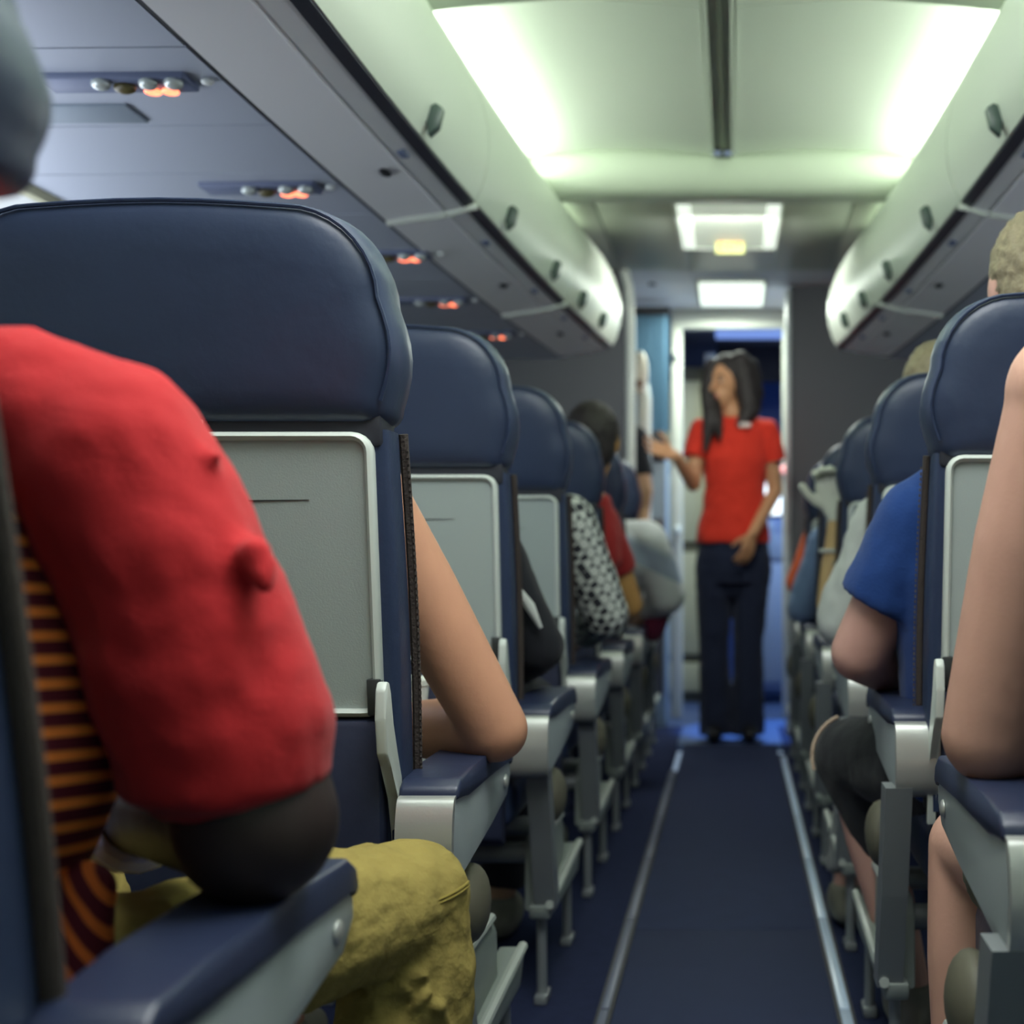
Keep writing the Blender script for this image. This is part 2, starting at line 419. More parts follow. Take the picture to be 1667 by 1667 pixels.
def psu_unit(u, v, label, near=False):
    p = psu_pos(u, v)
    t = empty('service_unit', p, label, 'service unit', 'passenger service units with lit belt signs over the left seats')
    X = lambda dx: p.x+dx
    def zz(x): return ZC+psu_z(abs(x-0))  # close to the panel plane
    def pz(x): return zz(x)+0.004
    bm = bmesh.new()
    prism(bm, [(X(-0.13), pz(X(-0.13))-0.014), (X(0.105), pz(X(0.105))-0.014), (X(0.105), pz(X(0.105))+0.006), (X(-0.13), pz(X(-0.13))+0.006)], p.y-0.035, p.y+0.035, bev=0.004, axis='y')
    link('housing', bm, PSUD, t)
    for dx in (-0.03, 0.045, 0.085):
        bm = bmesh.new(); ellipsoid(bm, (X(dx), p.y-0.022, pz(X(dx))-0.018), 0.015, 0.015, 0.010)
        link('reading_lamp', bm, mat('lamp_chrome', (0.6, 0.66, 0.6), 0.25, metal=0.3), t)
    bm = bmesh.new(); ellipsoid(bm, (X(0.0), p.y-0.004, pz(X(0))-0.018), 0.018, 0.014, 0.010); link('air_nozzle', bm, mat('nozzle', (0.10, 0.085, 0.03), 0.4), t)
    for dx in (0.035, 0.063):
        bm = bmesh.new(); glyph(bm, Vector((X(dx), p.y+0.02, pz(X(dx))-0.017))); link('lit_symbol', bm, SIGNL, t)
    x = X(0.13); bm = bmesh.new(); ellipsoid(bm, (x, p.y, pz(x)-0.008), 0.010, 0.010, 0.006); link('call_lamp', bm, mat('call', (0.75, 0.8, 0.75), 0.3), t)
    return t
psu_unit(205, 130, 'blue-grey service unit with lit orange belt sign, nearest, above the headrests')
psu_unit(435, 303, 'service unit with lit orange sign just above the nearest navy headrest top')
psu_unit(632, 413, 'service unit with faint red sign beside the dark gap, third from the viewer')
psu_unit(702, 488, 'service unit with pink lit sign, fourth from the viewer')
psu_unit(787, 543, 'smallest service unit with red sign just above the second navy headrest')
p = psu_pos(148, 182)
bm = bmesh.new(); prism(bm, [(p.x-0.10, p.z-0.006), (p.x+0.08, p.z-0.006), (p.x+0.08, p.z+0.006), (p.x-0.10, p.z+0.006)], p.y-0.045, p.y+0.045, bev=0.002, axis='y')
link('speaker_grille', bm, mat('grille', (0.22, 0.27, 0.31), 0.6), None, 'grey flat speaker grille behind the nearest lit service unit', 'speaker grille', origin=p)

# side walls -------------------------------------------------------
def side_wall(s, nm):
    root = empty('wall_'+nm, (s*1.8, 2.5, 0), kind='structure')
    prof = [(1.42, 1.60), (1.56, 1.585), (1.70, 1.53), (1.80, 1.42), (1.86, 1.2), (1.84, 0.9), (1.78, 0.4), (1.72, 0.0)]
    y = -2.6
    while y < 6.0:
        e = min(y+0.52, 6.2)
        rings = []
        for yy in (y+0.003, e-0.003):
            a = [Vector((XC+s*x, yy, z)) for x, z in prof]; b = [Vector((XC+s*(x+0.03), yy, z)) for x, z in reversed(prof)]
            rings.append(a+b)
        bm = bmesh.new(); loft(bm, rings); link('wall_panel', bm, SIDEW, root)
        y = e
    bm = bmesh.new(); tube(bm, [(XC+s*1.41, yy, 1.575) for yy in (0, 2, 4, 6)], 0.02, 8); link('cove_trim', bm, CREAM, root)
    y = 0.4
    while y < 5.6:
        bm = bmesh.new(); rings = []
        for dd, k in ((0.0, 1.0), (0.012, 0.93), (0.004, 0.80)):
            rings.append([Vector((XC+s*(1.845-dd), y+0.115*k*math.copysign(abs(math.cos(a))**0.6, math.cos(a)), 1.15+0.165*k*math.copysign(abs(math.sin(a))**0.6, math.sin(a)))) for a in [2*PI*q/20 for q in range(20)]])
        loft(bm, rings, cap=False); link('window_frame', bm, WHITE, root)
        bm = bmesh.new(); box(bm, XC+s*1.843-0.002, XC+s*1.843+0.002, y-0.095, y+0.095, 1.01, 1.29)
        link('window_pane', bm, mat('daylight_pane', (0.7, 0.8, 0.9), 0.3, emit=(0.7, 0.85, 1.0), estr=2.0), root)
        y += 0.52
side_wall(-1, 'left'); side_wall(1, 'right')
bk = link('wall_rear', B(-1.95, 1.85, -2.7, -2.6, 0, 2.3), SIDEW, None, kind='structure')

# forward bulkheads and entry --------------------------------------
bl = empty('wall_front_left', (-1.2, 6.0, 0), kind='structure')
link('bulkhead_panel', B(-1.95, -0.476, 6.0, 6.05, 0, 2.12), DWALL, bl)
bm = bmesh.new(); tube(bm, [(-0.455, 6.0, 0.0), (-0.452, 6.0, 1.75), (-0.462, 6.0, 2.0), (-0.49, 6.0, 2.1)], 0.022, 12); link('white_post', bm, WHITE, bl)
br = empty('wall_front_right', (1.0, 6.33, 0), kind='structure')
link('bulkhead_panel', B(0.262, 1.85, 6.33, 6.38, 0, 2.12), DWALL, br)
link('edge_trim', B(0.238, 0.262, 6.31, 6.39, 0, 2.05, bev=0.006), mat('post_grey', (0.42, 0.46, 0.46), 0.4), br)
bm = bmesh.new(); tube(bm, [(-0.42, 6.4, 0.0), (-0.42, 6.4, 1.55), (-0.43, 6.4, 1.62)], 0.033, 12)
link('trim_1', bm, WHITE, None, kind='structure')
# door frame of the entry
bm = bmesh.new(); box(bm, -0.318, -0.262, 6.92, 6.98, 0, 1.98, bev=0.01); box(bm, 0.245, 0.30, 6.92, 6.98, 0, 1.98, bev=0.01)
box(bm, -0.318, 0.30, 6.92, 6.98, 1.97, 2.065, bev=0.01)
link('door_1', bm, mat('frame_cream', (0.55, 0.57, 0.50), 0.45), None, kind='structure')
bm = bmesh.new(); ellipsoid(bm, A(1101, 578, 6.9), 0.02, 0.02, 0.02); ellipsoid(bm, A(1103, 862, 6.9), 0.02, 0.02, 0.02)
link('trim_2', bm, WHITE, None, kind='structure')
wr = empty('wall_entry', (0, 8, 0), kind='structure')
link('lining_panel', B(-1.95, -0.60, 6.9, 6.95, 0, 2.1), DWALL, wr)
link('lining_panel', B(0.30, 1.85, 6.9, 6.95, 0, 2.1), mat('dark_blue_wall', (0.03, 0.04, 0.09), 0.6), wr)
BLUEW = mat('blue_wall', (0.03, 0.09, 0.36), 0.5)
link('end_panel', B(-1.2, 1.2, 9.0, 9.05, 0, 2.1), BLUEW, wr)
link('blue_light_panel', B(-0.10, 0.30, 7.15, 7.58, 2.02, 2.045), mat('blue_glow', (0.2, 0.3, 0.6), 0.5, emit=(0.16, 0.26, 0.62), estr=1.1), wr)
link('dark_header', B(-0.10, 0.42, 8.0, 8.06, 1.84, 2.05), DARKN, wr)
# cream cabinet wall seen behind the attendant
cw = empty('galley_cabinet', (-0.25, 7.8, 0), 'cream galley cabinet with recessed doors behind the doorway, left of the attendant', 'cabinet')
link('body', B(-0.55, -0.13, 7.7, 8.2, 0.0, 1.88, bev=0.01), mat('cabinet_body', (0.16, 0.16, 0.11), 0.6), cw)
for z0, z1 in ((0.06, 0.22), (0.27, 0.84), (0.90, 1.28), (1.33, 1.80)):
    link('door', B(-0.52, -0.16, 7.67, 7.70, z0, z1, bev=0.006), CREAM, cw)
link('edge_post', B(-0.165, -0.10, 7.62, 7.70, 1.55, 1.95, bev=0.01), WHITE, cw)
link('edge_post', B(-0.13, -0.115, 7.62, 7.70, 0.0, 1.55, bev=0.003), mat('cab_edge', (0.3, 0.31, 0.24), 0.5), cw)
# teal curtain
cu = empty('curtain', (-0.38, 6.75, 1.0), 'teal blue curtain hanging beyond the white post', 'curtain')
rings = []
bm = bmesh.new()
N = 60
fr = [Vector((-0.60+0.285*i/N, 6.72+0.012*math.sin(i*0.9), 0)) for i in range(N+1)]
poly = fr+[p+Vector((0, 0.01, 0)) for p in reversed(fr)]
loft(bm, [[p+Vector((0, 0, z)) for p in poly] for z in (1.43, 1.7, 2.0)])
link('cloth', bm, mat('curtain_blue', (0.11, 0.24, 0.36), 0.7), cu)
link('rail', B(-0.60, -0.315, 6.70, 6.75, 2.0, 2.04), BLACK, cu)
cs = empty('storage_box', (-0.38, 6.7, 0.0), 'pale blue-grey stowage cabinet with a dark top under the curtain', 'cabinet')
link('body', B(-0.60, -0.325, 6.55, 6.9, 0.0, 1.30, bev=0.01), mat('blue_grey', (0.20, 0.27, 0.33), 0.5), cs)
link('dark_recess', B(-0.56, -0.33, 6.535, 6.56, 1.27, 1.42, bev=0.01), BLACK, cs)
link('door', B(-0.58, -0.335, 6.535, 6.55, 0.15, 1.0, bev=0.005), mat('drawer_dark', (0.06, 0.06, 0.07), 0.5), cs)
# wall phone shaped cream cover
bm = bmesh.new(); p = A(1042, 606, 6.3)
ellipsoid(bm, p, 0.038, 0.04, 0.10); ph = link('wall_light_cover', bm, mat('cream_cover', (0.62, 0.58, 0.46), 0.4), None, 'rounded cream cover fixed to the white bulkhead post', 'wall cover', origin=p)
bm = bmesh.new(); ellipsoid(bm, p+Vector((0, -0.034, -0.055)), 0.022, 0.012, 0.018); link('socket', bm, mat('socket_brown', (0.2, 0.12, 0.08), 0.5), ph)
# bright windows beyond the attendant, drawn as glowing panels
for u, v, w_, h_, lb in ((1243, 800, 0.030, 0.052, 'upper'), (1262, 822, 0.034, 0.055, 'lower')):
    p = A(u, v, 7.5); bm = bmesh.new()
    box(bm, p.x-w_, p.x+w_, p.y-0.01, p.y+0.01, p.z-h_, p.z+h_, bev=0.008)
    o = link('bright_window', bm, mat('white_glow', (1, 1, 1), 0.5, emit=(0.9, 0.97, 0.9), estr=1.6), None, 'glowing white window panel behind the attendant, %s of the pair' % lb, 'lamp', origin=p)
    bm = bmesh.new(); box(bm, p.x-0.004, p.x+0.004, p.y+0.008, p.y+0.10, p.z-0.01, p.z+0.01); link('bracket', bm, POSTM, o)
gc = empty('galley_cart', (0.22, 7.6, 0), 'blue-lit metal galley trolley standing behind the attendant at right', 'trolley')
link('body', B(0.08, 0.36, 7.6, 8.1, 0.08, 1.03, bev=0.01), mat('cart_metal', (0.22, 0.30, 0.48), 0.4, metal=0.2), gc)  # the blue reflection is put into the trolley's base colours
link('door', B(0.10, 0.34, 7.585, 7.6, 0.12, 0.78, bev=0.006), mat('cart_door', (0.28, 0.36, 0.5), 0.35), gc)
link('drawer', B(0.10, 0.34, 7.585, 7.6, 0.80, 1.0, bev=0.006), mat('cart_door'  , (0.3, 0.38, 0.5), 0.35), gc)
for x in (0.11, 0.33):
    bm = bmesh.new(); ellipsoid(bm, (x, 7.68, 0.04), 0.015, 0.04, 0.04); link('wheel', bm, BLACK, gc)
pk = A(1276, 766, 7.0)
bm = bmesh.new(); ellipsoid(bm, (pk.x, pk.y-0.1, pk.z), 0.022, 0.02, 0.022); link('indicator_lamp', bm, mat('pink_glow', (1, .5, .5), 0.5, emit=(0.9, 0.35, 0.35), estr=1.0), None, 'small round pink indicator lamp on the right door post', 'lamp', origin=(pk.x, pk.y-0.1, pk.z))

# ceiling fixtures -------------------------------------------------
def cpt(u, v, z=1.25): y = z*F/(V0-v); return Vector(((u-U0)*y/F, y, ZC+z))
a, b = cpt(1094, 325), cpt(1278, 325); c = cpt(1268, 402)
fx = empty('exit_light', ((a.x+b.x)/2, (a.y+c.y)/2, FZ), 'square ceiling lamp with bright side tubes and a small lit exit sign', 'ceiling light')
x0, x1, y0, y1 = a.x, b.x, a.y, c.y
bm = bmesh.new(); box(bm, x0, x0+0.012, y0, y1, FZ-0.014, FZ+0.004, bev=0.003); box(bm, x1-0.012, x1, y0, y1, FZ-0.014, FZ+0.004, bev=0.003)
box(bm, x0, x1, y0, y0+0.012, FZ-0.014, FZ+0.004, bev=0.003); box(bm, x0, x1, y1-0.012, y1, FZ-0.014, FZ+0.004, bev=0.003); link('frame', bm, WHITE, fx)
for xa, xb in ((x0+0.012, x0+0.062), (x1-0.062, x1-0.012)): link('side_diffuser', B(xa, xb, y0+0.015, y1-0.015, FZ-0.012, FZ-0.001, bev=0.004), LAMP, fx)
link('centre_diffuser', B(x0+0.064, x1-0.064, y0+0.015, y1-0.015, FZ-0.006, FZ-0.001), mat('centre_diff', (0.6, 0.66, 0.56), 0.5, emit=(0.6, 0.68, 0.56), estr=0.55), fx)
e0 = cpt(1165, 392); e1 = cpt(1212, 392)
sg = link('exit_sign', B(e0.x, e1.x, e0.y-0.012, e0.y+0.006, FZ-0.052, FZ-0.006, bev=0.003), mat('exit_panel', (0.7, 0.75, 0.3), 0.5, emit=(0.55, 0.62, 0.16), estr=0.6), fx)
tcv = bpy.data.curves.new('exit_letters', 'FONT'); tcv.body = 'EXIT'; tcv.size = 0.058; tcv.align_x = 'CENTER'; tcv.align_y = 'CENTER'; tcv.extrude = 0.0015
to = bpy.data.objects.new('exit_letters', tcv); COL.objects.link(to)
tcv.materials.append(mat('exit_red', (0.8, 0.05, 0.03), 0.5, emit=(0.9, 0.06, 0.03), estr=1.0))
to.parent = sg; to.rotation_euler = (PI/2, 0, 0); to.location = Vector(((e0.x+e1.x)/2, e0.y-0.014, FZ-0.029))-world_loc(sg); to.scale = (0.85, 0.85, 1); BLOBS.append(to)
a, b = cpt(1135, 456), cpt(1247, 456); c = cpt(1243, 495)
fx2 = empty('ceiling_lamp', ((a.x+b.x)/2, (a.y+c.y)/2, FZ), 'plain bright rectangular ceiling lamp above the entry, beyond the exit light', 'ceiling light')
link('diffuser', B(a.x+0.008, b.x-0.008, a.y+0.01, c.y-0.01, FZ-0.014, FZ-0.001, bev=0.012, seg=3), LAMP, fx2)
bm = bmesh.new(); x0, x1, y0, y1 = a.x-0.006, b.x+0.006, a.y-0.008, c.y+0.008
for q in ((x0, x0+0.012, y0, y1), (x1-0.012, x1, y0, y1), (x0, x1, y0, y0+0.012), (x0, x1, y1-0.012, y1)): box(bm, *q, FZ-0.008, FZ+0.002)
link('frame', bm, FLATC, fx2)
p = cpt(1062, 462); bm = bmesh.new(); ellipsoid(bm, p, 0.02, 0.03, 0.008); link('smoke_detector', bm, BLACK, None, 'small dark round detector on the entry ceiling', 'detector', origin=p)
# cove tubes
for s, nm in ((-1, 'left'), (1, 'right')):
    t = empty('cove_light', (XC+s*0.7, 3, ZC+1.24), 'hidden strip light on top of the %s overhead bins, washing the ceiling' % nm, 'strip light')
    for a_, b_ in ((0.3, 1.6), (1.65, 3.05), (3.15, 4.3)):
        bm = bmesh.new(); tube(bm, [(XC+s*(W(yy)+0.20), yy, ZC+1.205) for yy in [a_+(b_-a_)*k/6 for k in range(7)]], 0.008, 8)
        link('tube', bm, LAMP, t)

# ------------------------------------------------------------------ airline seat
RC = 0.147      # recline: dy per dz
def by(z, dy=0): return -(z-0.64)*RC+0.047+dy*(z-0.45)/0.5
def make_seat(s, hh=0.0, ah=0.0, dy=0.0, hb=0.0, ax=0.0, ay=0.0, hy=1.0, asc=1.0, pr=0.0055):
    """s=+1: the aisle is on the seat's +x side"""
    t = empty('airline_seat', (0, 0, 0))
    X = lambda x: s*x
    def bx(x0, x1, *r, **k):
        a, b = sorted((X(x0), X(x1))); return B(a, b, *r, **k)
    WD = 0.44
    # headrest cushion: rounded outline, lofted through its depth
    ztop, zbot = 1.200+hh, 0.966+hh*0.5+hb
    def outline(inset, grow=0.0):
        pts = []
        x0, x1 = -WD-0.03+inset, 0.0-inset; z0, z1 = zbot+inset*0.6, ztop-inset; r = 0.097-inset*0.5; rb = 0.022
        def arc(cx, cz, rr, a0, a1, n=9):
            for k in range(n+1):
                a = a0+(a1-a0)*k/n; pts.append((cx+rr*math.cos(a), cz+rr*math.sin(a)))
        arc(x1-rb, z0+rb, rb, -PI/2, 0, 4)
        for k in range(1, 6):   # bulging side
            q = k/6; pts.append((x1+0.012*math.sin(PI*q), z0+rb+(z1-r-z0-rb)*q))
        arc(x1-r, z1-r, r, 0, PI/2)
        for k in range(1, 6): q = k/6; pts.append((x1-r+(x0+r-x1+r)*q, z1+0.006*math.sin(PI*q)))
        arc(x0+r, z1-r, r, PI/2, PI)
        for k in range(1, 6): q = k/6; pts.append((x0-0.012*math.sin(PI*q), z1-r+(z0+rb-z1+r)*q))
        arc(x0+rb, z0+rb, rb, PI, 3*PI/2, 4)
        return pts
    bm = bmesh.new(); rings = []
    for dpt, ins in ((-0.006, 0.06), (-0.004, 0.035), (0.0, 0.018), (0.006, 0.007), (0.016, 0.0), (0.06, -0.004), (0.10, 0.001), (0.122, 0.014), (0.132, 0.035), (0.135, 0.06)):
        rings.append([Vector((X(x), by(z, dy)+dpt*(1 if dpt < 0.05 else hy), z)) for x, z in outline(ins)])
    loft(bm, rings); hd = link('headrest', bm, NAVY, t, local=True, angle=70)
    o = outline(0.004); n = len(o)
    bm = bmesh.new(); tube(bm, [(X(x), by(z, dy)+0.004, z) for x, z in o[4:n-4]], 0.0024, 6); link('seam', bm, NAVY2, hd, local=True)
    # dark fold under the headrest
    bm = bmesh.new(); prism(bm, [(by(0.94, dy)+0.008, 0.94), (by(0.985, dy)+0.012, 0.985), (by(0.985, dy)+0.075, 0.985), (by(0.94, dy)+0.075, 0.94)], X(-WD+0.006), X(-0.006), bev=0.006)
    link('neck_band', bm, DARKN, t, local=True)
    # backrest cushion
    bm = bmesh.new(); rings = []
    zs = [0.46+0.50*k/12 for k in range(13)]
    for z in zs:
        q = (z-0.46)/0.50; yb = by(z, dy)+0.012; yf = yb+0.066+0.008*math.sin(PI*q); e = 0.004*math.sin(PI*q)
        r = 0.014
        P = []
        for cx, cy, a0 in ((-0.001+e-r, yb+r, -PI/2), (-0.001+e-r, yf-r, 0), (-WD+0.001-e+r, yf-r, PI/2), (-WD+0.001-e+r, yb+r, PI)):
            for k in range(4): a = a0+k*PI/6; P.append(Vector((X(cx+r*math.cos(a)), cy+r*math.sin(a), z)))
        rings.append(P)
    loft(bm, rings); bc = link('backrest', bm, NAVY2, t, local=True, angle=60)
    pts = []
    for z in zs[1:]:
        q = (z-0.46)/0.50; pts.append((X(0.002+0.004*math.sin(PI*q)), by(z, dy)+0.078+0.006*math.sin(PI*q), z))
    bm = bmesh.new(); tube(bm, pts, pr, 8)
    link('edge_tube', bm, BROWN, bc, local=True)
    # stitches
    bm = bmesh.new()
    for k in range(60):
        z = 0.50+0.45*k/60; q = (z-0.46)/0.5
        p = Vector((X(0.008+0.005*math.sin(PI*q)), by(z, dy)+0.074+0.006*math.sin(PI*q), z)); box(bm, p.x-0.0026, p.x-0.0006, p.y-0.002, p.y+0.002, p.z-0.0022, p.z+0.0022)
    st = link('stitches', bm, BROWN, bc, local=True); st['kind'] = 'stuff'
    # grey rear shell with raised rim
    px0, px1, pz0, pz1 = -WD+0.014, -0.014, 0.638, 0.956
    def rr(ins, r):
        x0, x1, z0, z1 = px0+ins, px1-ins, pz0+ins, pz1-ins; P = []
        for cx, cz, a0, q in ((x1-r, z0+r*0.5, -PI/2, r*0.5), (x1-r, z1-r, 0, r), (x0+r, z1-r, PI/2, r), (x0+r, z0+r*0.5, PI, r*0.5)):
            for k in range(6): a = a0+k*PI/10; P.append((cx+r*math.cos(a), cz+q*math.sin(a)))
        return P
    bm = bmesh.new()
    loft(bm, [[Vector((X(x), by(z, dy)+d, z)) for x, z in rr(i, 0.022-i)] for d, i in ((0.014, 0.0), (0.0, 0.0), (-0.004, 0.002), (-0.006, 0.005), (-0.003, 0.0085), (0.004, 0.010))], cap=False)
    link('shell_rim', bm, RIM, t, local=True)
    bm = bmesh.new(); P = rr(0.0098, 0.012)
    rows = []
    # flat inner panel inside the rim
    x0, x1, z0, z1 = px0+0.0085, px1-0.0085, pz0+0.0085, pz1-0.0085
    P = rr(0.0085, 0.014)
    loft(bm, [[Vector((X(x), by(z, dy)+d, z)) for x, z in P] for d in (0.0018, 0.006)])
    rp = link('rear_panel', bm, SHELL, t, local=True, angle=60)
    bm = bmesh.new(); N = 14; rings = []
    for k in range(N+1):
        q = k/N; x = px0+0.01+(px1-px0)*0.80*q; h = 0.0030*(1-max(0, (q-.35)/.65)**1.2)+0.0003; zc_ = 0.876+0.006*q
        rings.append([Vector((X(x), by(zc_+a, dy)+d, zc_+a)) for a, d in ((-h*0.7, 0.0008), (h*0.7, 0.0008), (h*0.7, 0.004), (-h*0.7, 0.004))])
    loft(bm, rings); link('tray_crease_shade', bm, mat('crease_shade', (0.03, 0.032, 0.032), 0.7), rp, local=True)  # dark wedge that paints the crease shadow of the tray recess
    # coat hook tab at top, seen as a small pale tab
    link('hook', bx(-0.212, -0.198, by(0.965, dy)-0.008, by(0.965, dy)+0.004, 0.957, 0.970, bev=0.003), RIM, t, local=True)
    # tray latch
    bm = bmesh.new(); prism(bm, [(by(0.64, dy)-0.008, 0.640), (by(0.682, dy)-0.008, 0.682), (by(0.682, dy)+0.01, 0.682), (by(0.64, dy)+0.01, 0.64)], X(-0.029), X(-0.014), bev=0.002); link('latch', bm, mat('latch_hole', (0.03, 0.035, 0.035), 0.5), t, local=True)
    # hinge arm
    bm = bmesh.new()
    poly = [(-0.004, 0.672), (0.004, 0.681), (0.014, 0.680), (0.022, 0.668), (0.028, 0.630), (0.050, 0.596), (0.072, 0.560), (0.088, 0.520), (0.092, 0.44), (0.080, 0.44), (0.072, 0.50), (0.055, 0.545), (0.020, 0.585), (0.002, 0.600), (-0.004, 0.640)]
    prism(bm, [(y+0.01, z) for y, z in poly], X(-0.012), X(0.000), bev=0.003); link('hinge_arm', bm, RIM, t, local=True)
    # lower back, cushion
    bm = bmesh.new(); prism(bm, [(0.040, 0.635), (0.062, 0.33), (0.11, 0.31), (0.12, 0.60), (0.10, 0.64)], X(-WD), X(-0.016), bev=0.008); link('lower_back', bm, mat('lower_navy', (0.014, 0.02, 0.05), 0.6, bump=0.3), t, local=True)
    bm = bmesh.new(); prism(bm, [(0.052, 0.478), (0.054, 0.470), (0.060, 0.474)], X(-WD), X(-0.016)); link('lower_seam', bm, BROWN, t, local=True)
    link('seat_cushion', bx(-WD, -0.004, 0.10, 0.54, 0.34, 0.435, bev=0.025, seg=3), NAVY2, t, local=True)
    bm = bmesh.new(); ellipsoid(bm, (X(0.048), 0.235, 0.380+ah*0.5), 0.026, 0.06, 0.050); link('cushion_cap', bm, OLIVE, t, local=True)
    # armrest
    za = 0.545+ah
    ar = empty('armrest', (s*ax, ay, 0), parent=t); ar.scale = (1, asc, 1)
    x0, x1 = 0.0025, 0.065
    prof = [(0.052, za), (0.046, za-0.012), (0.040, za-0.045), (0.044, za-0.080), (0.056, za-0.100), (0.10, za-0.098), (0.19, za-0.088), (0.30, za-0.076), (0.42, za-0.062), (0.448, za-0.040), (0.445, za-0.004), (0.43, za)]
    bm = bmesh.new(); prism(bm, prof, X(x0), X(x1), bev=0.004, seg=2); link('body', bm, ARMS, ar, local=True, angle=35)
    # silver rear cap: wraps round the rear end
    ctl = [(0.060, za+0.0015), (0.050, za-0.002), (0.0425, za-0.018), (0.0385, za-0.038), (0.0375, za-0.058), (0.042, za-0.082), (0.052, za-0.099), (0.066, za-0.106)]
    outer = []
    for i_ in range(len(ctl)-1):
        p0, p1, p2, p3 = ctl[max(i_-1, 0)], ctl[i_], ctl[i_+1], ctl[min(i_+2, len(ctl)-1)]
        for q in (0, 0.25, 0.5, 0.75): outer.append(tuple(0.5*(2*p1[c]+(p2[c]-p0[c])*q+(2*p0[c]-5*p1[c]+4*p2[c]-p3[c])*q*q+(3*p1[c]-p0[c]-3*p2[c]+p3[c])*q**3) for c in (0, 1)))
    outer.append(ctl[-1])
    inner = [(y+0.012, z) for y, z in reversed(outer)]
    bm = bmesh.new(); prism(bm, outer+inner, X(x0-0.001), X(x1+0.001)); link('rear_cap', bm, SILVER, ar, local=True, angle=35)
    pp = [(0.062, za-0.004), (0.066, za+0.010), (0.082, za+0.019), (0.16, za+0.022), (0.30, za+0.022), (0.42, za+0.017), (0.444, za+0.004), (0.452, za-0.016), (0.440, za-0.022), (0.426, za-0.008), (0.30, za-0.009), (0.12, za-0.008)]
    bm = bmesh.new(); prism(bm, pp, X(x0-0.003), X(x1+0.004), bev=0.005, seg=3); link('pad', bm, PADM, ar, local=True, angle=50)
    bm = bmesh.new(); ellipsoid(bm, (X(x1+0.001), 0.40, za-0.038), 0.004, 0.010, 0.010); link('recline_button', bm, SILVER, ar, local=True)
    # post and under-frame
    bm = bmesh.new()
    loft(bm, [[Vector((X(x), y+a, z)) for x, y in ((0.022, 0), (0.060, 0), (0.060, 0.055), (0.022, 0.055))] for a, z in ((0.075, za-0.09), (0.13, 0.33), (0.19, 0.18))])
    link('post', bm, POSTM, t, local=True, smooth=False)
    bm = bmesh.new(); prism(bm, [(0.21, 0.17), (0.215, 0.285), (0.24, 0.305), (0.47, 0.305), (0.52, 0.27), (0.53, 0.17)], X(0.0), X(0.034), bev=0.006); link('shroud', bm, FRAMEM, t, local=True)
    bm = bmesh.new(); tube(bm, [(X(0.034), 0.215, 0.296), (X(0.034), 0.30, 0.303), (X(0.034), 0.47, 0.300)], 0.007, 8); link('shroud_lip', bm, FRAMEL, t, local=True)
    bm = bmesh.new(); prism(bm, [(0.19, 0.160), (0.18, 0.188), (0.66, 0.205), (0.68, 0.19), (0.64, 0.145)], X(0.012), X(0.050), bev=0.006); link('side_rail', bm, FRAMEM, t, local=True)
    bm = bmesh.new(); tube(bm, [(X(0.050), 0.18, 0.190), (X(0.050), 0.42, 0.198), (X(0.050), 0.66, 0.205)], 0.008, 8); link('rail_lip', bm, FRAMEL, t, local=True)
    for y_, dx in ((0.22, 0.03), (0.60, 0.03), (0.22, -0.36), (0.60, -0.36)):
        bm = bmesh.new(); tube(bm, [(X(dx), y_, 0.20), (X(dx), y_+0.01, 0.01)], 0.0095, 10); box(bm, X(dx)-0.012, X(dx)+0.012, y_-0.015, y_+0.045, 0.0, 0.018, bev=0.004)
        link('leg', bm, POSTM, t, local=True)
    bm = bmesh.new(); tube(bm, [(X(-WD), 0.25, 0.27), (X(0.0), 0.25, 0.27)], 0.02, 10); link('cross_tube', bm, POSTM, t, local=True)
    bm = bmesh.new(); tube(bm, [(X(-WD), 0.50, 0.27), (X(0.0), 0.50, 0.27)], 0.02, 10); link('cross_tube', bm, POSTM, t, local=True)
    return t
XL, XR = -0.383, 0.272
LY = [0.63, 1.50, 2.29, 3.08, 3.87, 4.66, 5.40]
RY = [1.05, 1.84, 2.63, 3.42, 4.21, 5.00]
LLAB = ['navy seat at the far left edge, only its blurred headrest corner and armrest in frame',
 'nearest large navy leather seat on the left, with wide headrest and grey shell',
 'second navy seat on the left, beyond the bent bare elbow',
 'third navy seat on the left, beside the passenger in black sleeve',
 'fourth navy seat on the left, beside the checkered shirt',
 'fifth navy seat on the left, beside the red sleeve',
 'farthest navy seat on the left, beside the white shirt near the bulkhead']
RLAB = ['seat at the right edge showing only its armrest under the freckled bare elbow',
 'nearest navy leather seat on the right, beside the blue T-shirt',
 'second navy seat on the right, behind the white shirt',
 'third navy seat on the right, behind the raised hand',
 'fourth navy seat on the right, behind the raised pale glove',
 'farthest navy seat on the right, by the dark bulkhead']
sl0 = make_seat(1, ah=0.012, hh=0.01, hb=0.045, ay=0.034, hy=1.68, dy=-0.035, asc=1.08, pr=0.008)
sl = make_seat(1); sr = make_seat(-1, hh=-0.03, ah=0.04, ax=-0.020, ay=0.03)
def tag(o, lab, cat, grp=None):
    o['label'] = lab; o['category'] = cat
    if grp: o['group'] = grp
for i, y in enumerate(LY):
    o = sl0 if i == 0 else (sl if i == 1 else copy_tree(sl))
    o.location = (XL, y, 0); tag(o, LLAB[i], 'seat', 'aisle seats left of the aisle')
for i, y in enumerate(RY):
    o = sr if i == 0 else copy_tree(sr)
    o.location = (XR, y, 0); tag(o, RLAB[i], 'seat', 'aisle seats right of the aisle')

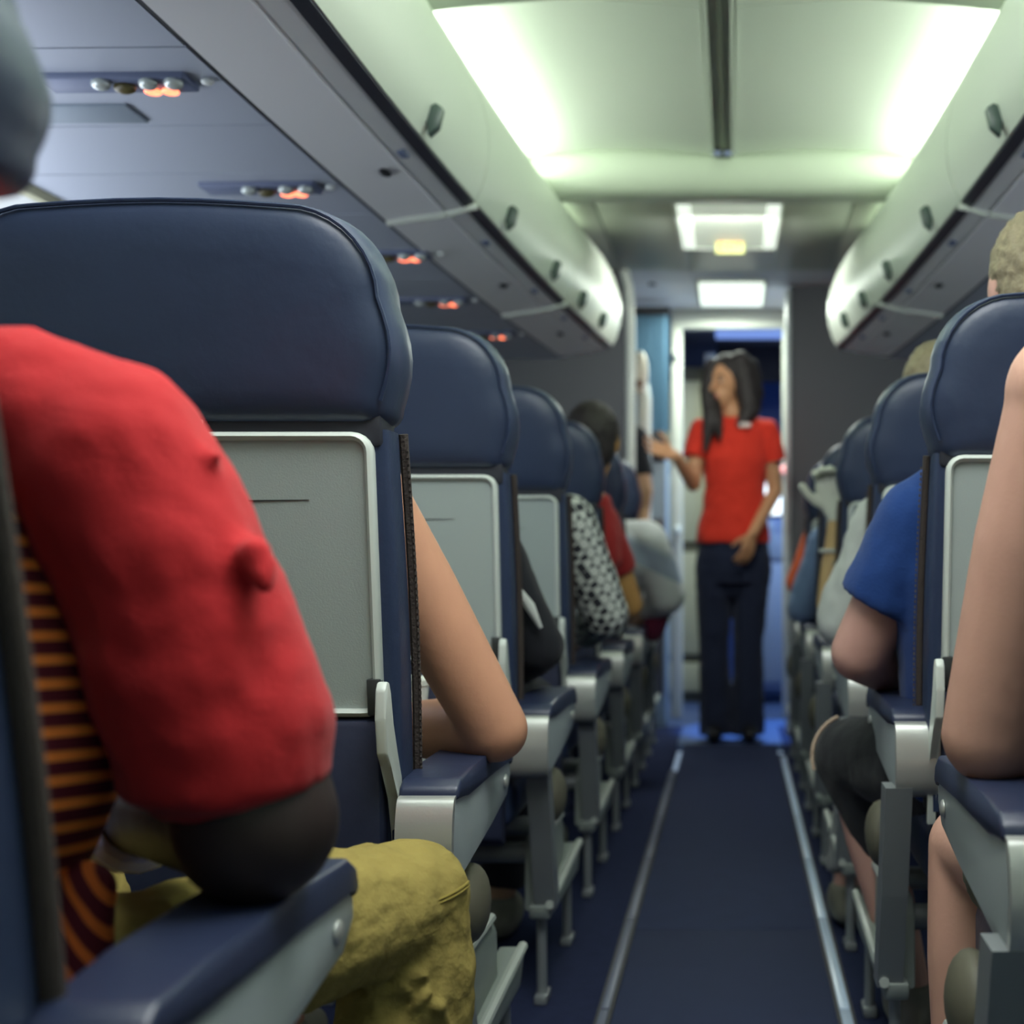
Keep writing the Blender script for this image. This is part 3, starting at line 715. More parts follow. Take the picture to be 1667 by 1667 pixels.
# ------------------------------------------------------------------ people
def hand(bm, wrist, d, side, nrm, L=0.17, curl=0.3, spread=0.10, rs=1.0):
    """palm and five fingers; d = finger direction, side = thumb side, nrm = palm normal"""
    d = Vector(d).normalized(); s_ = Vector(side); s_ = (s_-d*s_.dot(d)).normalized(); n_ = Vector(nrm); n_ = (n_-d*n_.dot(d)-s_*n_.dot(s_)).normalized()
    wv = Vector(wrist); k = L/0.18
    for q in (-0.030, -0.010, 0.010, 0.030):
        capsule(bm, wv+s_*q*0.6*k+d*0.012*k, 0.014*k*rs, wv+s_*q*k+d*0.085*k, 0.0125*k*rs, n=10)
    lens = ((0.030, 0.070), (0.010, 0.080), (-0.010, 0.074), (-0.030, 0.058))
    for q, fl in lens:
        p = wv+s_*q*k+d*0.088*k; dd = (d+s_*q*spread*30).normalized()
        r = 0.0088*k*rs
        for j in range(3):
            ang = curl*(j+0.4); v = dd*math.cos(ang)+n_*math.sin(ang)
            p2 = p+v*fl*k*(0.42, 0.32, 0.26)[j]; capsule(bm, p, r, p2, r*0.9, n=8); p = p2; r *= 0.9
    p = wv+s_*0.026*k+d*0.03*k; r = 0.011*k*rs
    for j, (a, l) in enumerate(((0.9, 0.034), (0.6, 0.030), (0.35, 0.026))):
        v = (d*math.cos(a)+s_*math.sin(a)+n_*0.25).normalized(); p2 = p+v*l*k; capsule(bm, p, r, p2, r*0.9, n=8); p = p2; r *= 0.9

def head(bm, c, face, r=1.0):
    c = Vector(c); f = Vector(face).normalized(); up = Vector((0, 0, 1)); sd = f.cross(up).normalized()
    rot = Matrix((sd, f, up)).transposed().to_euler()
    ellipsoid(bm, c+up*0.018*r, 0.073*r, 0.092*r, 0.095*r, rot)
    ellipsoid(bm, c+f*0.022*r-up*0.045*r, 0.054*r, 0.062*r, 0.068*r, rot)
    capsule(bm, c+f*0.094*r+up*0.006*r, 0.007*r, c+f*0.106*r-up*0.026*r, 0.012*r, n=10)
    ellipsoid(bm, c+f*0.080*r-up*0.058*r, 0.024*r, 0.011*r, 0.009*r, rot)
    ellipsoid(bm, c+f*0.070*r-up*0.098*r, 0.022*r, 0.020*r, 0.018*r, rot)
    ellipsoid(bm, c+f*0.082*r+up*0.030*r, 0.042*r, 0.010*r, 0.008*r, rot)
    for s in (-1, 1):
        ellipsoid(bm, c+sd*s*0.074*r-f*0.006*r, 0.010*r, 0.020*r, 0.032*r, rot)
    return f, sd, up, rot

def eyes_etc(root, c, f, sd, up, rot, r=1.0):
    c = Vector(c)
    for s in (-1, 1):
        bm = bmesh.new(); ellipsoid(bm, c+f*0.083*r+sd*s*0.030*r+up*0.010*r, 0.011*r, 0.008*r, 0.006*r, rot, n=12)
        e = link('eye', bm, mat('eye_white', (0.38, 0.35, 0.33), 0.5), root)
        bm = bmesh.new(); ellipsoid(bm, c+f*0.091*r+sd*s*0.030*r+up*0.010*r, 0.006*r, 0.003*r, 0.006*r, rot, n=10); link('iris', bm, BLACK, e)
        bm = bmesh.new(); ellipsoid(bm, c+f*0.090*r+sd*s*0.030*r+up*0.032*r, 0.018*r, 0.005*r, 0.004*r, rot, n=10); link('eyebrow', bm, mat('brow', (0.03, 0.02, 0.015), 0.8), root)
    bm = bmesh.new(); ellipsoid(bm, c+f*0.086*r-up*0.058*r, 0.024*r, 0.008*r, 0.0075*r, rot, n=12); link('lips', bm, mat('lips', (0.35, 0.10, 0.09), 0.45), root)

def seated(label, y0, cx, sg, skc, shirt, pants, J=None, sleeve=1.0, shorts=False, hair=None, hair_rot=0, vox=0.008, big=1.0, arm_r=(0.048, 0.040, 0.028), disp=0.004, legcover=0.93, cuff_r=0.012, group=None, far_arm=True, base=None):
    """passenger in the seat whose back is at y0; sg=+1: the aisle is on the +x side"""
    P = dict(pelvis=(cx, y0+.25, .50), waist=(cx, y0+.235, .66), chest=(cx, y0+.205, .84), neck=(cx, y0+.20, .985), head=(cx, y0+.215, 1.10),
             sha=(cx+sg*.165, y0+.20, .92), ela=(cx+sg*.22, y0+.28, .66), wra=(cx+sg*.12, y0+.50, .62),
             shb=(cx-sg*.165, y0+.20, .92), elb=(cx-sg*.21, y0+.28, .66), wrb=(cx-sg*.08, y0+.50, .60),
             kna=(cx+sg*.10, y0+.66, .49), ana=(cx+sg*.10, y0+.62, .09), knb=(cx-sg*.10, y0+.66, .49), anb=(cx-sg*.10, y0+.62, .09), face=(0, 1, 0))
    P.update(J or {}); P = {k: Vector(v) for k, v in P.items()}
    t = empty('person', (P['pelvis'].x, P['pelvis'].y, 0), label, 'person', group)
    b = bmesh.new()
    f, sd, up, rot = head(b, P['head'], P['face'])
    capsule(b, P['head']-up*0.05, 0.050, P['neck']-up*0.02, 0.056)
    pw, cw_ = 0.150*big, 0.150*big
    tor = [(P['pelvis']-up*0.05, pw*.95, .105*big), (P['pelvis']+up*0.05, pw, .115*big), (P['waist'], pw*.88, .105*big), (P['chest']-up*0.04, cw_, .105*big), (P['chest']+up*0.06, cw_*0.95, .085*big), (P['neck']-up*0.02, .075, .055)]
    eloft(b, tor)
    for k, s in (('a', sg), ('b', -sg)):
        sh, el, wr = P['sh'+k], P['el'+k], P['wr'+k]
        capsule(b, P['neck']-up*0.045, 0.05, sh, arm_r[0]*1.05)
        mid = sh.lerp(el, 0.45)
        capsule(b, sh, arm_r[0], mid, arm_r[0]*0.98); capsule(b, mid, arm_r[0]*0.98, el, arm_r[1])
        m2 = el.lerp(wr, 0.3); capsule(b, el, arm_r[1], m2, arm_r[1]*1.0); capsule(b, m2, arm_r[1]*1.0, wr, arm_r[2])
        hd = P.get('hd'+k, (wr-el)); hn = P.get('hn'+k, Vector((0, 0, -1)))
        hand(b, wr, hd, P.get('hs'+k, Vector((-s, 0.2, 0))), hn, curl=0.35 if k != 'a' or 'curl' not in P else P['curl'].x)
        kn, an = P['kn'+k], P['an'+k]; hp = P['pelvis']+Vector((s*0.085*big, 0.0, -0.02))
        capsule(b, hp, 0.072*big, kn, 0.050); capsule(b, kn, 0.050, kn.lerp(an, .35), 0.050); capsule(b, kn.lerp(an, .35), 0.050, an, 0.033)
        capsule(b, an-up*0.02, 0.032, an+Vector((0, 0.13, -0.05)), 0.028)
    blob('body', b, skc, t, vox, 6)
    # shirt
    b = bmesh.new(); g = cuff_r
    tor2 = [(c, rx+g*1.3, ry+g*1.3) for c, rx, ry in tor[:-1]]+[(P['neck']-up*0.015, .078, .065)]
    eloft(b, tor2)
    for k in ('a', 'b'):
        sh, el, wr = P['sh'+k], P['el'+k], P['wr'+k]
        capsule(b, P['neck']-up*0.05, 0.055, sh if sleeve > 0.05 else (P['neck']-up*0.05).lerp(sh, 0.45), arm_r[0]+g)
        if sleeve <= 1.0:
            e = sh.lerp(el, sleeve)
            if sleeve > 0.05: capsule(b, sh, arm_r[0]+g*1.1, e, arm_r[0]+g*1.25, flat2=True)
        else:
            e = el.lerp(wr, sleeve-1.0)
            capsule(b, sh, arm_r[0]+g*1.1, el, arm_r[1]+g); capsule(b, el, arm_r[1]+g, e, arm_r[2]+g, flat2=True)
    blob('shirt', b, shirt, t, vox, 6, disp=disp*2.2, dscale=0.07)
    # trousers or shorts
    b = bmesh.new()
    eloft(b, [(P['pelvis']-up*0.06, pw*1.0, .115*big), (P['pelvis']+up*0.03, pw+.012, .125*big), (P['pelvis']+up*0.08, pw+.006, .118*big)])
    for k, s in (('a', sg), ('b', -sg)):
        kn, an = P['kn'+k], P['an'+k]; hp = P['pelvis']+Vector((s*0.085*big, 0.0, -0.02))
        if shorts: capsule(b, hp, 0.082*big, hp.lerp(kn, 0.72), 0.070, flat2=True)
        else:
            capsule(b, hp, 0.082*big, kn, 0.062); capsule(b, kn, 0.062, kn.lerp(an, legcover), 0.052, flat2=True)
    blob('shorts' if shorts else 'trousers', b, pants, t, vox, 6, disp=disp*1.5, dscale=0.05)
    for k in ('a', 'b'):
        an = P['an'+k]; b = bmesh.new()
        ellipsoid(b, an+Vector((0, 0.06, -0.045)), 0.042, 0.125, 0.045); capsule(b, an+Vector((0, 0, -0.02)), 0.042, an+Vector((0, 0, 0.01)), 0.040, flat2=True)
        blob('shoe', b, P_SHOE, t, 0.008, 3)
    if hair is not None:
        b = bmesh.new(); c = P['head']
        ellipsoid(b, c+up*0.030-f*0.010, 0.081, 0.098, 0.096, rot); ellipsoid(b, c-f*0.040-up*0.01, 0.072, 0.060, 0.085, rot)
        blob('hair', b, hair, t, 0.006, 2, disp=0.012, dscale=0.012)
    eyes_etc(t, P['head'], f, sd, up, rot)
    return t, P
P_SHOE = mat('shoe', (0.16, 0.155, 0.12), 0.6, bump=0.3)
HAIRD = mat('hair_dark', (0.018, 0.013, 0.012), 0.65, bump=0.8, bscale=150)
HAIRG = mat('hair_greyblond', (0.20, 0.165, 0.10), 0.55, bump=1.0, bscale=150, var=0.35, vscale=60)
TAN = skin('tan', (0.54, 0.27, 0.165)); PINK = skin('pink', (0.50, 0.285, 0.235)); SHADED_SKIN = skin('dark', (0.030, 0.020, 0.018)); MID = skin('mid', (0.46, 0.28, 0.16))  # the dark skin tone includes the shade on the lower arm
JEANS = cloth('jeans', (0.03, 0.045, 0.09)); BLK = cloth('black', (0.011, 0.012, 0.016)); WHT = cloth('white', (0.50, 0.53, 0.50)); GRY = cloth('grey', (0.2, 0.21, 0.22))

# --- the big man in the red shirt with the striped side (left, nearest)
RED = cloth('red', (0.45, 0.018, 0.022)); KHAKI = mat('cloth_khaki', (0.28, 0.22, 0.065), 0.9, bump=1.0, bscale=120, var=0.28, vscale=16, spec=0.15)
STR = stripes_mat('cloth_striped', (0.88, 0.25, 0.05), (0.10, 0.012, 0.022), 0.0162, 0.42, axis=(-0.10, 0.10, 1.0))
t0 = empty('person', (-0.60, 0.95, 0), 'big man in red shirt with orange striped side and khaki trousers, nearest on the left', 'person')
b = bmesh.new(); up = Vector((0, 0, 1))
f, sd, up, rot = head(b, (-0.60, 0.90, 1.17), (-0.2, 1, 0))
capsule(b, (-0.60, 0.90, 1.12), 0.055, (-0.60, 0.92, 1.0), 0.062)
eloft(b, [((-0.60, 0.99, 0.44), .11, .10), ((-0.60, 0.98, .55), .115, .11), ((-0.60, 0.96, .64), .145, .12), ((-0.60, 0.95, .80), .145, .11), ((-0.60, 0.94, .95), .10, .08)])
sh, el, wr = Vector((-0.435, 0.95, 0.895)), Vector((-0.339, 0.97, 0.632)), Vector((-0.505, 1.16, 0.603))
capsule(b, (-0.6, 0.93, 0.95), 0.05, sh, 0.055); capsule(b, sh, 0.056, el, 0.052); capsule(b, (-0.352, 0.97, 0.70), 0.052, el, 0.059); capsule(b, el, 0.05, wr, 0.034)
hand(b, wr, (-0.6, 0.9, -0.1), (0.3, 0.2, 0.7), (-0.5, 0, -0.5), L=0.19)
capsule(b, (-0.76, 0.95, 0.905), 0.055, (-0.80, 1.02, 0.66), 0.048); capsule(b, (-0.80, 1.02, 0.66), 0.045, (-0.70, 1.22, 0.60), 0.032); hand(b, (-0.70, 1.22, 0.60), (0.5, 0.9, -0.1), (0, 0, 1), (0.5, 0, -.5), L=0.19)
for kn, an, m_ in (((-0.332, 1.388, .455), (-0.36, 1.38, .09), (-0.430, 1.20, .47)), ((-0.68, 1.385, .45), (-0.70, 1.37, .09), (-0.66, 1.1, .47))):
    capsule(b, (m_[0]-.06, 1.0, .47), 0.065, m_, 0.058); capsule(b, m_, 0.058, kn, 0.048); capsule(b, kn, 0.052, an, 0.036)
blob('body', b, SHADED_SKIN, t0, 0.007, 6)
eyes_etc(t0, (-0.60, 0.90, 1.17), f, sd, up, rot)
b = bmesh.new(); ellipsoid(b, (-0.60, 0.89, 1.20), 0.081, 0.098, 0.095); blob('hair', b, HAIRD, t0, 0.008, 2, disp=0.008, dscale=0.01)
# red yoke and sleeve
b = bmesh.new()
capsule(b, (-0.66, 0.94, 0.935), 0.05, (-0.50, 0.95, 0.922), 0.056)
capsule(b, (-0.50, 0.95, 0.922), 0.058, (-0.432, 0.95, 0.885), 0.070)
capsule(b, (-0.432, 0.95, 0.885), 0.070, (-0.401, 0.955, 0.822), 0.072)
capsule(b, (-0.401, 0.955, 0.822), 0.072, (-0.379, 0.96, 0.758), 0.076)
capsule(b, (-0.379, 0.96, 0.758), 0.076, (-0.360, 0.965, 0.700), 0.076)
capsule(b, (-0.360, 0.965, 0.700), 0.076, (-0.357, 0.968, 0.656), 0.071, flat2=True)
eloft(b, [((-0.61, 0.96, .872), .135, .11), ((-0.60, 0.955, .91), .12, .10), ((-0.60, 0.94, .985), .08, .07)])
# folds at the outer edge of the sleeve
for (u, v, r) in ((350, 740, .007), (416, 886, .010)):
    p = A(u, v, 0.93); capsule(b, p, r*.9, p+Vector((-0.03, -0.01, -0.025)), r*0.45)
p1 = A(430, 890, 0.915); p2 = A(432, 960, 0.905); capsule(b, p1+Vector((-.004, 0, -.005)), .012, p2, .006)
blob('shirt', b, RED, t0, 0.006, 6, disp=0.010, dscale=0.06)
b = bmesh.new(); rings = []
# sleeve hem
for dz, rr in ((0.004, 0.0785), (-0.006, 0.079)):
    pass
eloft(b, [((-0.60, 0.965, .49), .10, .12), ((-0.61, 0.97, .54), .125, .12), ((-0.612, 0.97, .57), .13, .13), ((-0.610, 0.965, .606), .150, .135), ((-0.607, 0.96, .65), .168, .137), ((-0.607, 0.96, .69), .174, .137), ((-0.607, 0.96, .76), .165, .132), ((-0.61, 0.955, .85), .145, .12), ((-0.61, 0.955, .89), .12, .11)], n=40)
blob('striped_side', b, STR, t0, 0.006, 4, disp=0.008, dscale=0.09)
# loose hem
b = bmesh.new(); capsule(b, (-0.455, 0.96, 0.585), 0.022, (-0.462, 0.95, 0.52), 0.026); capsule(b, (-0.462, 0.95, 0.52), 0.026, (-0.475, 0.94, 0.47), 0.022)
blob('loose_hem', b, stripes_mat('cloth_striped_hem', (0.7, 0.16, 0.035), (0.10, 0.012, 0.022), 0.015, 0.4, axis=(0.9, 0.10, 0.6)), t0, 0.005, 3, disp=0.006, dscale=0.03)
# khaki trousers with crumpled knee
b = bmesh.new()
eloft(b, [((-0.61, 1.0, .42), .13, .12), ((-0.61, 1.01, .50), .135, .12), ((-0.61, 1.0, .54), .12, .11)])
capsule(b, (-0.50, 1.0, .475), 0.082, (-0.430, 1.20, .478), 0.072); capsule(b, (-0.430, 1.20, .478), 0.072, (-0.332, 1.388, .468), 0.064)
capsule(b, (-0.332, 1.388, .468), 0.066, (-0.335, 1.39, .34), 0.070); capsule(b, (-0.335, 1.39, .34), 0.070, (-0.37, 1.37, .10), 0.062, flat2=True)
capsule(b, (-0.66, 1.0, .475), 0.085, (-0.68, 1.385, .46), 0.066); capsule(b, (-0.68, 1.385, .46), 0.066, (-0.70, 1.37, .10), 0.06, flat2=True)
for k in range(30):
    a0 = random.uniform(-0.9, 0.9); z = random.uniform(0.25, 0.42); a1 = a0+random.uniform(-.5, .5)
    q0 = Vector((-0.335+0.070*math.sin(a0), 1.385-0.068*math.cos(a0), z)); q1 = Vector((-0.335+0.071*math.sin(a1), 1.385-0.069*math.cos(a1), z-random.uniform(-.01, .05)))
    capsule(b, q0, 0.005, q1, 0.0025, n=8)
tr = blob('trousers', b, KHAKI, t0, 0.0045, 3, disp=0.014, dscale=0.045)
for z, r_ in ((0.484, 0.068), (0.4805, 0.0685)):
    bm = bmesh.new(); tube(bm, [(-0.337+r_*math.sin(a), 1.386-r_*math.cos(a), z-0.006*math.cos(a*2)) for a in [-1.3+2.9*k/20 for k in range(21)]], 0.0014, 6)
    link('trouser_seam', bm, mat('seam_khaki', (0.22, 0.17, 0.03), 0.9), tr)
bm = bmesh.new(); tube(bm, [(-0.500+0.042*math.cos(a)*0.75, 1.150+0.042*math.cos(a)*0.6, 0.605+0.042*math.sin(a)) for a in [2*PI*k/16 for k in range(17)]], 0.010, 8)
link('wristband', bm, mat('band_blue', (0.55, 0.60, 0.98), 0.4), t0, 'light blue wristband')
for x_ in (-0.37, -0.70):
    b = bmesh.new(); ellipsoid(b, (x_, 1.43, .045), 0.045, 0.13, 0.045); capsule(b, (x_, 1.36, .06), .045, (x_, 1.36, .11), .045, flat2=True); blob('shoe', b, P_SHOE, t0, .008, 3)

# --- left side passengers
seated('passenger with bare tan arm, elbow resting on the silver-capped armrest at left', 1.50, -0.60, 1, TAN, WHT, GRY,
       dict(sha=A(578, 775, 1.70), ela=A(806, 1188, 1.765), wra=A(560, 1185, 2.0), chest=(-0.60, 1.70, .82), neck=(-0.60, 1.70, .96), head=(-0.60, 1.73, 1.08), kna=(-0.47, 2.12, .465), ana=(-0.47, 2.10, .09)), sleeve=0.02, shorts=True, vox=0.006, arm_r=(0.051, 0.043, 0.028), hair=HAIRD)
cup = empty('paper_cup', (-0.455, 1.93, 0.545), 'white paper cup with green mark, behind the bare tan upper arm', 'cup')
bm = bmesh.new(); loft(bm, [[Vector((-0.460+r*math.cos(a), 1.93+r*math.sin(a), z)) for a in [2*PI*k/20 for k in range(20)]] for z, r in ((0.545, .022), (0.64, .030))]); link('cup_wall', bm, mat('cup_white', (0.65, 0.7, 0.66), 0.5), cup)
bm = bmesh.new(); loft(bm, [[Vector((-0.460+r*math.cos(a), 1.93+r*math.sin(a), z)) for a in [2*PI*k/20 for k in range(20)]] for z, r in ((0.638, .031), (0.646, .031), (0.650, .026))]); link('lid', bm, WHITE, cup)
bm = bmesh.new(); ellipsoid(bm, (-0.449, 1.904, 0.605), 0.012, 0.004, 0.014); link('round_mark', bm, mat('green_mark', (0.0, 0.32, 0.16), 0.5), cup)
t2, P2 = seated('passenger in a black sleeve with a white stripe beside the second left seat', 2.29, -0.60, 1, MID, BLK, BLK,
       dict(sha=A(775, 850, 2.47), ela=A(872, 1052, 2.52), wra=A(850, 1085, 2.8), kna=(-0.44, 2.95, .50)), sleeve=1.9, vox=0.009, hair=HAIRD)
q0, q1 = Vector(A(838, 950, 2.43)), Vector(A(880, 1022, 2.45)); bm = bmesh.new(); tube(bm, [q0, q0.lerp(q1, .5)+Vector((.004, -.004, 0)), q1], [0.004, 0.010, 0.004], 8); link('sleeve_stripe', bm, WHT, t2, 'white sleeve stripe')
CHK = check_mat('cloth_check', (0.55, 0.58, 0.54), (0.02, 0.022, 0.03), 0.019)
seated('passenger in a black and white checkered shirt beside the third left seat', 3.08, -0.60, 1, MID, CHK, JEANS,
       dict(sha=A(925, 850, 3.25), ela=A(985, 1000, 3.32), wra=A(950, 1030, 3.6), chest=(-0.56, 3.28, .82), neck=(-0.56, 3.27, .95), head=(-0.57, 3.30, 1.08)), sleeve=1.95, vox=0.010, arm_r=(0.052, 0.045, 0.03), hair=HAIRD, cuff_r=.015)
seated('dark haired passenger in red sleeve with tan elbow, beyond the checkered shirt', 3.87, -0.58, 1, skin('golden', (0.50, 0.27, 0.09)), cloth('maroon', (0.30, 0.018, 0.02)), JEANS,
       dict(sha=A(975, 850, 4.10), ela=A(1026, 985, 4.18), wra=A(990, 1020, 4.4), chest=(-0.50, 4.08, .84), neck=(-0.45, 4.10, 1.02), head=(-0.425, 4.12, 1.16)), sleeve=0.62, vox=0.010, hair=HAIRD)
WST = stripes_mat('cloth_white_bands', (0.52, 0.55, 0.54), (0.26, 0.31, 0.38), 0.30, 0.72, axis=(-0.5, 0, -1.0))
t5, P5 = seated('passenger in loose white sleeve with grey band, leaning into the aisle farthest left', 4.66, -0.55, 1, MID, WST, JEANS,
       dict(sha=A(1050, 885, 4.85), ela=A(1085, 970, 4.90), wra=A(1040, 1010, 5.1), chest=(-0.44, 4.86, .82), neck=(-0.50, 4.86, .95), head=(-0.55, 4.88, 1.05)), sleeve=1.6, vox=0.010, arm_r=(0.066, 0.05, 0.03), cuff_r=.018, hair=HAIRD)
b = bmesh.new(); capsule(b, A(1090, 965, 4.98), 0.035, A(1062, 1025, 4.98), 0.045)
blob('jacket', b, cloth('maroon2', (0.10, 0.012, 0.035)), t5, 0.008, 3, label='folded maroon jacket sleeve over the arm')

# --- right side passengers
seated('passenger at right edge with bare freckled arm, elbow on nearest armrest', 1.05, 0.49, -1, skin('freckled', (0.55, 0.31, 0.235)), GRY, cloth('olive', (0.10, 0.10, 0.06)),
       dict(sha=A(1748, 640, 1.29), ela=A(1613, 1196, 1.335), wra=A(1790, 1215, 1.60), kna=(0.285, 1.66, .47), ana=(0.275, 1.62, .09), chest=(0.49, 1.25, .84)), sleeve=0.02, shorts=True, vox=0.006, arm_r=(0.062, 0.049, 0.03), hair=HAIRD)
tr1, PR1 = seated('passenger in a royal blue T-shirt and black shorts leaning into the aisle on the right', 1.84, 0.45, -1, PINK, cloth('royal', (0.010, 0.040, 0.17)), BLK,
       dict(sha=A(1505, 850, 2.04), ela=A(1400, 1062, 2.10), wra=(0.33, 2.36, .60), chest=(0.40, 2.05, .83), waist=(0.40, 2.07, .66), pelvis=(0.43, 2.09, .50), neck=(0.41, 2.04, 1.02), head=(0.462, 2.05, 1.215), kna=A(1390, 1232, 2.38), ana=(0.30, 2.32, .09)),
       sleeve=0.62, shorts=True, vox=0.007, arm_r=(0.052, 0.046, 0.03), hair=HAIRG, cuff_r=.017)
b = bmesh.new(); k = PR1['kna']; capsule(b, Vector((.30, 2.2, .49)), 0.078, k, 0.070); capsule(b, k, 0.070, k+Vector((0.03, -0.03, -0.07)), 0.064); capsule(b, k+Vector((0.03, -0.03, -0.07)), 0.064, k+Vector((0.062, -0.05, -0.15)), 0.05, flat2=True)
sl_ = blob('shorts_leg', b, BLK, tr1, 0.007, 5, disp=0.006, dscale=0.05)
bm = bmesh.new(); tube(bm, [k+Vector((-0.073*math.cos(a), -0.005+0.02*math.sin(a), 0.073*math.sin(a))) for a in [-0.3+1.5*q/10 for q in range(11)]], 0.0035, 6); link('edge_tube', bm, mat('rim_light_beige', (0.40, 0.30, 0.22), 0.7), sl_)  # beige tube paints the rim light along the knee
seated('blond passenger in a loose white shirt beside the second right seat', 2.63, 0.46, -1, PINK, WHT, GRY,
       dict(sha=A(1448, 850, 2.82), ela=A(1378, 1010, 2.88), wra=(0.36, 3.1, .60), chest=(0.42, 2.84, .84), neck=(0.42, 2.83, 1.0), head=(0.43, 2.86, 1.145), ana=(0.25, 3.02, .09), kna=(0.31, 3.12, .47)), sleeve=1.2, vox=0.009, arm_r=(0.05, 0.045, 0.03), hair=HAIRG, cuff_r=.020, disp=.008)
t3, P3 = seated('passenger raising a pale hand with a pale watch above the armrest, third on the right', 3.42, 0.46, -1, skin('palearm', (0.50, 0.34, 0.16)), cloth('beige', (0.3, 0.28, 0.22)), GRY,
       dict(sha=A(1412, 890, 3.60), ela=A(1350, 985, 3.62), wra=A(1364, 838, 3.62), hda=(-0.22, 0, 1), hsa=(-0.9, 0.2, 0), hna=(-0.5, -1, 0), curl=(0.75, 0, 0)), sleeve=0.5, vox=0.006, arm_r=(0.044, 0.034, 0.024), hair=HAIRD)
b = bmesh.new(); hand(b, A(1364, 838, 3.62), (-0.22, 0, 1), (-0.9, 0.2, 0), (-0.5, -1, 0), L=0.17, curl=0.75, spread=.10, rs=1.45); capsule(b, A(1363, 842, 3.62), .027, A(1366, 818, 3.615), .025)
blob('glove', b, mat('glove_white', (0.62, 0.64, 0.56), 0.7), t3, 0.004, 2, label='pale thin glove on the raised hand')
wp = A(1355, 897, 3.62); bm = bmesh.new(); tube(bm, [wp+Vector((.030*math.cos(a), .030*math.sin(a), 0)) for a in [2*PI*q/16 for q in range(17)]], 0.006, 8); link('watch', bm, WHT, t3, 'white watch strap')
seated('passenger in a grey-blue sleeve, fourth on the right near the bulkhead', 4.21, 0.46, -1, MID, cloth('greyblue', (0.16, 0.24, 0.42)), JEANS,
       dict(sha=A(1345, 885, 4.40), ela=A(1306, 990, 4.46), wra=(0.36, 4.66, .62)), sleeve=1.3, vox=0.010, hair=HAIRD)
seated('passenger in an orange-red sleeve, farthest on the right', 5.00, 0.46, -1, MID, cloth('orangered', (0.55, 0.10, 0.035)), JEANS,
       dict(sha=A(1330, 870, 5.18), ela=A(1296, 950, 5.22), wra=(0.36, 5.4, .62)), sleeve=1.2, vox=0.011, arm_r=(0.036, 0.03, 0.024), hair=HAIRD)

# --- flight attendant -------------------------------------------------
Y = 6.1
at_ = empty('person', (0, Y, 0), 'dark haired woman in a red short sleeved shirt standing in the aisle, one hand out', 'person')
SK = skin('attendant', (0.50, 0.255, 0.13)); REDS = cloth('red_shirt', (0.62, 0.035, 0.018)); TRO = cloth('dark_trousers', (0.012, 0.017, 0.040))
hc = A(1181, 626, Y); face = Vector((-0.55, -0.83, -0.05))
b = bmesh.new(); f, sd, up, rot = head(b, hc, face, 1.0)
nk = A(1194, 676, Y); capsule(b, hc-up*0.06-f*0.01, 0.046, nk, 0.050)
shR, elR, wrR = A(1141, 700, Y), A(1128, 788, Y-0.05), A(1100, 742, Y-0.22)      # her right arm, picture left
shL, elL, wrL = A(1250, 700, Y), A(1262, 800, Y+0.02), A(1226, 868, Y-0.13)
eloft(b, [(A(1194, 950, Y), .135, .09), (A(1194, 905, Y), .15, .10), (A(1194, 850, Y), .125, .085), (A(1195, 800, Y), .115, .08), (A(1196, 740, Y), .135, .09), (A(1196, 700, Y), .125, .075), (nk-up*.02, .06, .05)])
for sh, el, wr in ((shR, elR, wrR), (shL, elL, wrL)):
    capsule(b, nk-up*0.05, 0.045, sh, 0.042); capsule(b, sh, 0.042, el, 0.034); capsule(b, el, 0.034, wr, 0.024)
hand(b, wrR, (-0.85, -0.3, 0.30), (0.1, 0.6, 0.75), (0.2, -0.3, 0.9), L=0.175, curl=0.22, spread=.22)
hand(b, wrL, (-0.35, -0.25, -1.0), (-0.7, -0.7, 0.0), (-0.7, 0.6, 0), L=0.17, curl=0.35)
for u, fu in ((1160, 1163), (1226, 1216)):
    capsule(b, A(u+(8 if u < 1190 else -6), 930, Y), 0.075, A((u+fu)/2, 1060, Y), 0.05); capsule(b, A((u+fu)/2, 1060, Y), 0.05, A(fu, 1185, Y), 0.034)
blob('body', b, SK, at_, 0.005, 5)
eyes_etc(at_, hc, f, sd, up, rot)
b = bmesh.new()
eloft(b, [(A(1193, 884, Y), .168, .120), (A(1193, 870, Y), .165, .118), (A(1194, 830, Y), .140, .100), (A(1196, 795, Y), .132, .095), (A(1196, 745, Y), .150, .105), (A(1196, 705, Y), .145, .090), (A(1196, 680, Y), .09, .065)])
for sh, el in ((shR, elR), (shL, elL)):
    capsule(b, A(1196, 694, Y), 0.05, sh, 0.050); capsule(b, sh, 0.052, sh.lerp(el, .52)+Vector((0.012 if sh.x > 0.05 else -0.012, 0, 0)), 0.056, flat2=True)
blob('shirt', b, REDS, at_, 0.006, 5, disp=0.014, dscale=0.06)
for s in (-1, 1):
    bm = bmesh.new(); c = nk-up*0.012+Vector((s*0.035, -0.052, -0.012)); prism(bm, [(c.x-0.035*(s < 0), c.z+0.01), (c.x+0.035*(s > 0), c.z+0.014), (c.x+0.02*s, c.z-0.05)], c.y-0.010, c.y+0.004, bev=0.003, axis='y'); link('collar', bm, REDS, at_)
bm = bmesh.new(); p = A(1213, 692, Y-0.108); box(bm, p.x-0.026, p.x+0.026, p.y-0.006, p.y+0.006, p.z-0.010, p.z+0.010, bev=0.004); link('name_badge', bm, mat('badge', (0.7, 0.55, 0.5), 0.4), at_, 'small pale name badge')
b = bmesh.new()
eloft(b, [(A(1194, 950, Y), .150, .105), (A(1194, 910, Y), .168, .115), (A(1194, 872, Y), .150, .105)])
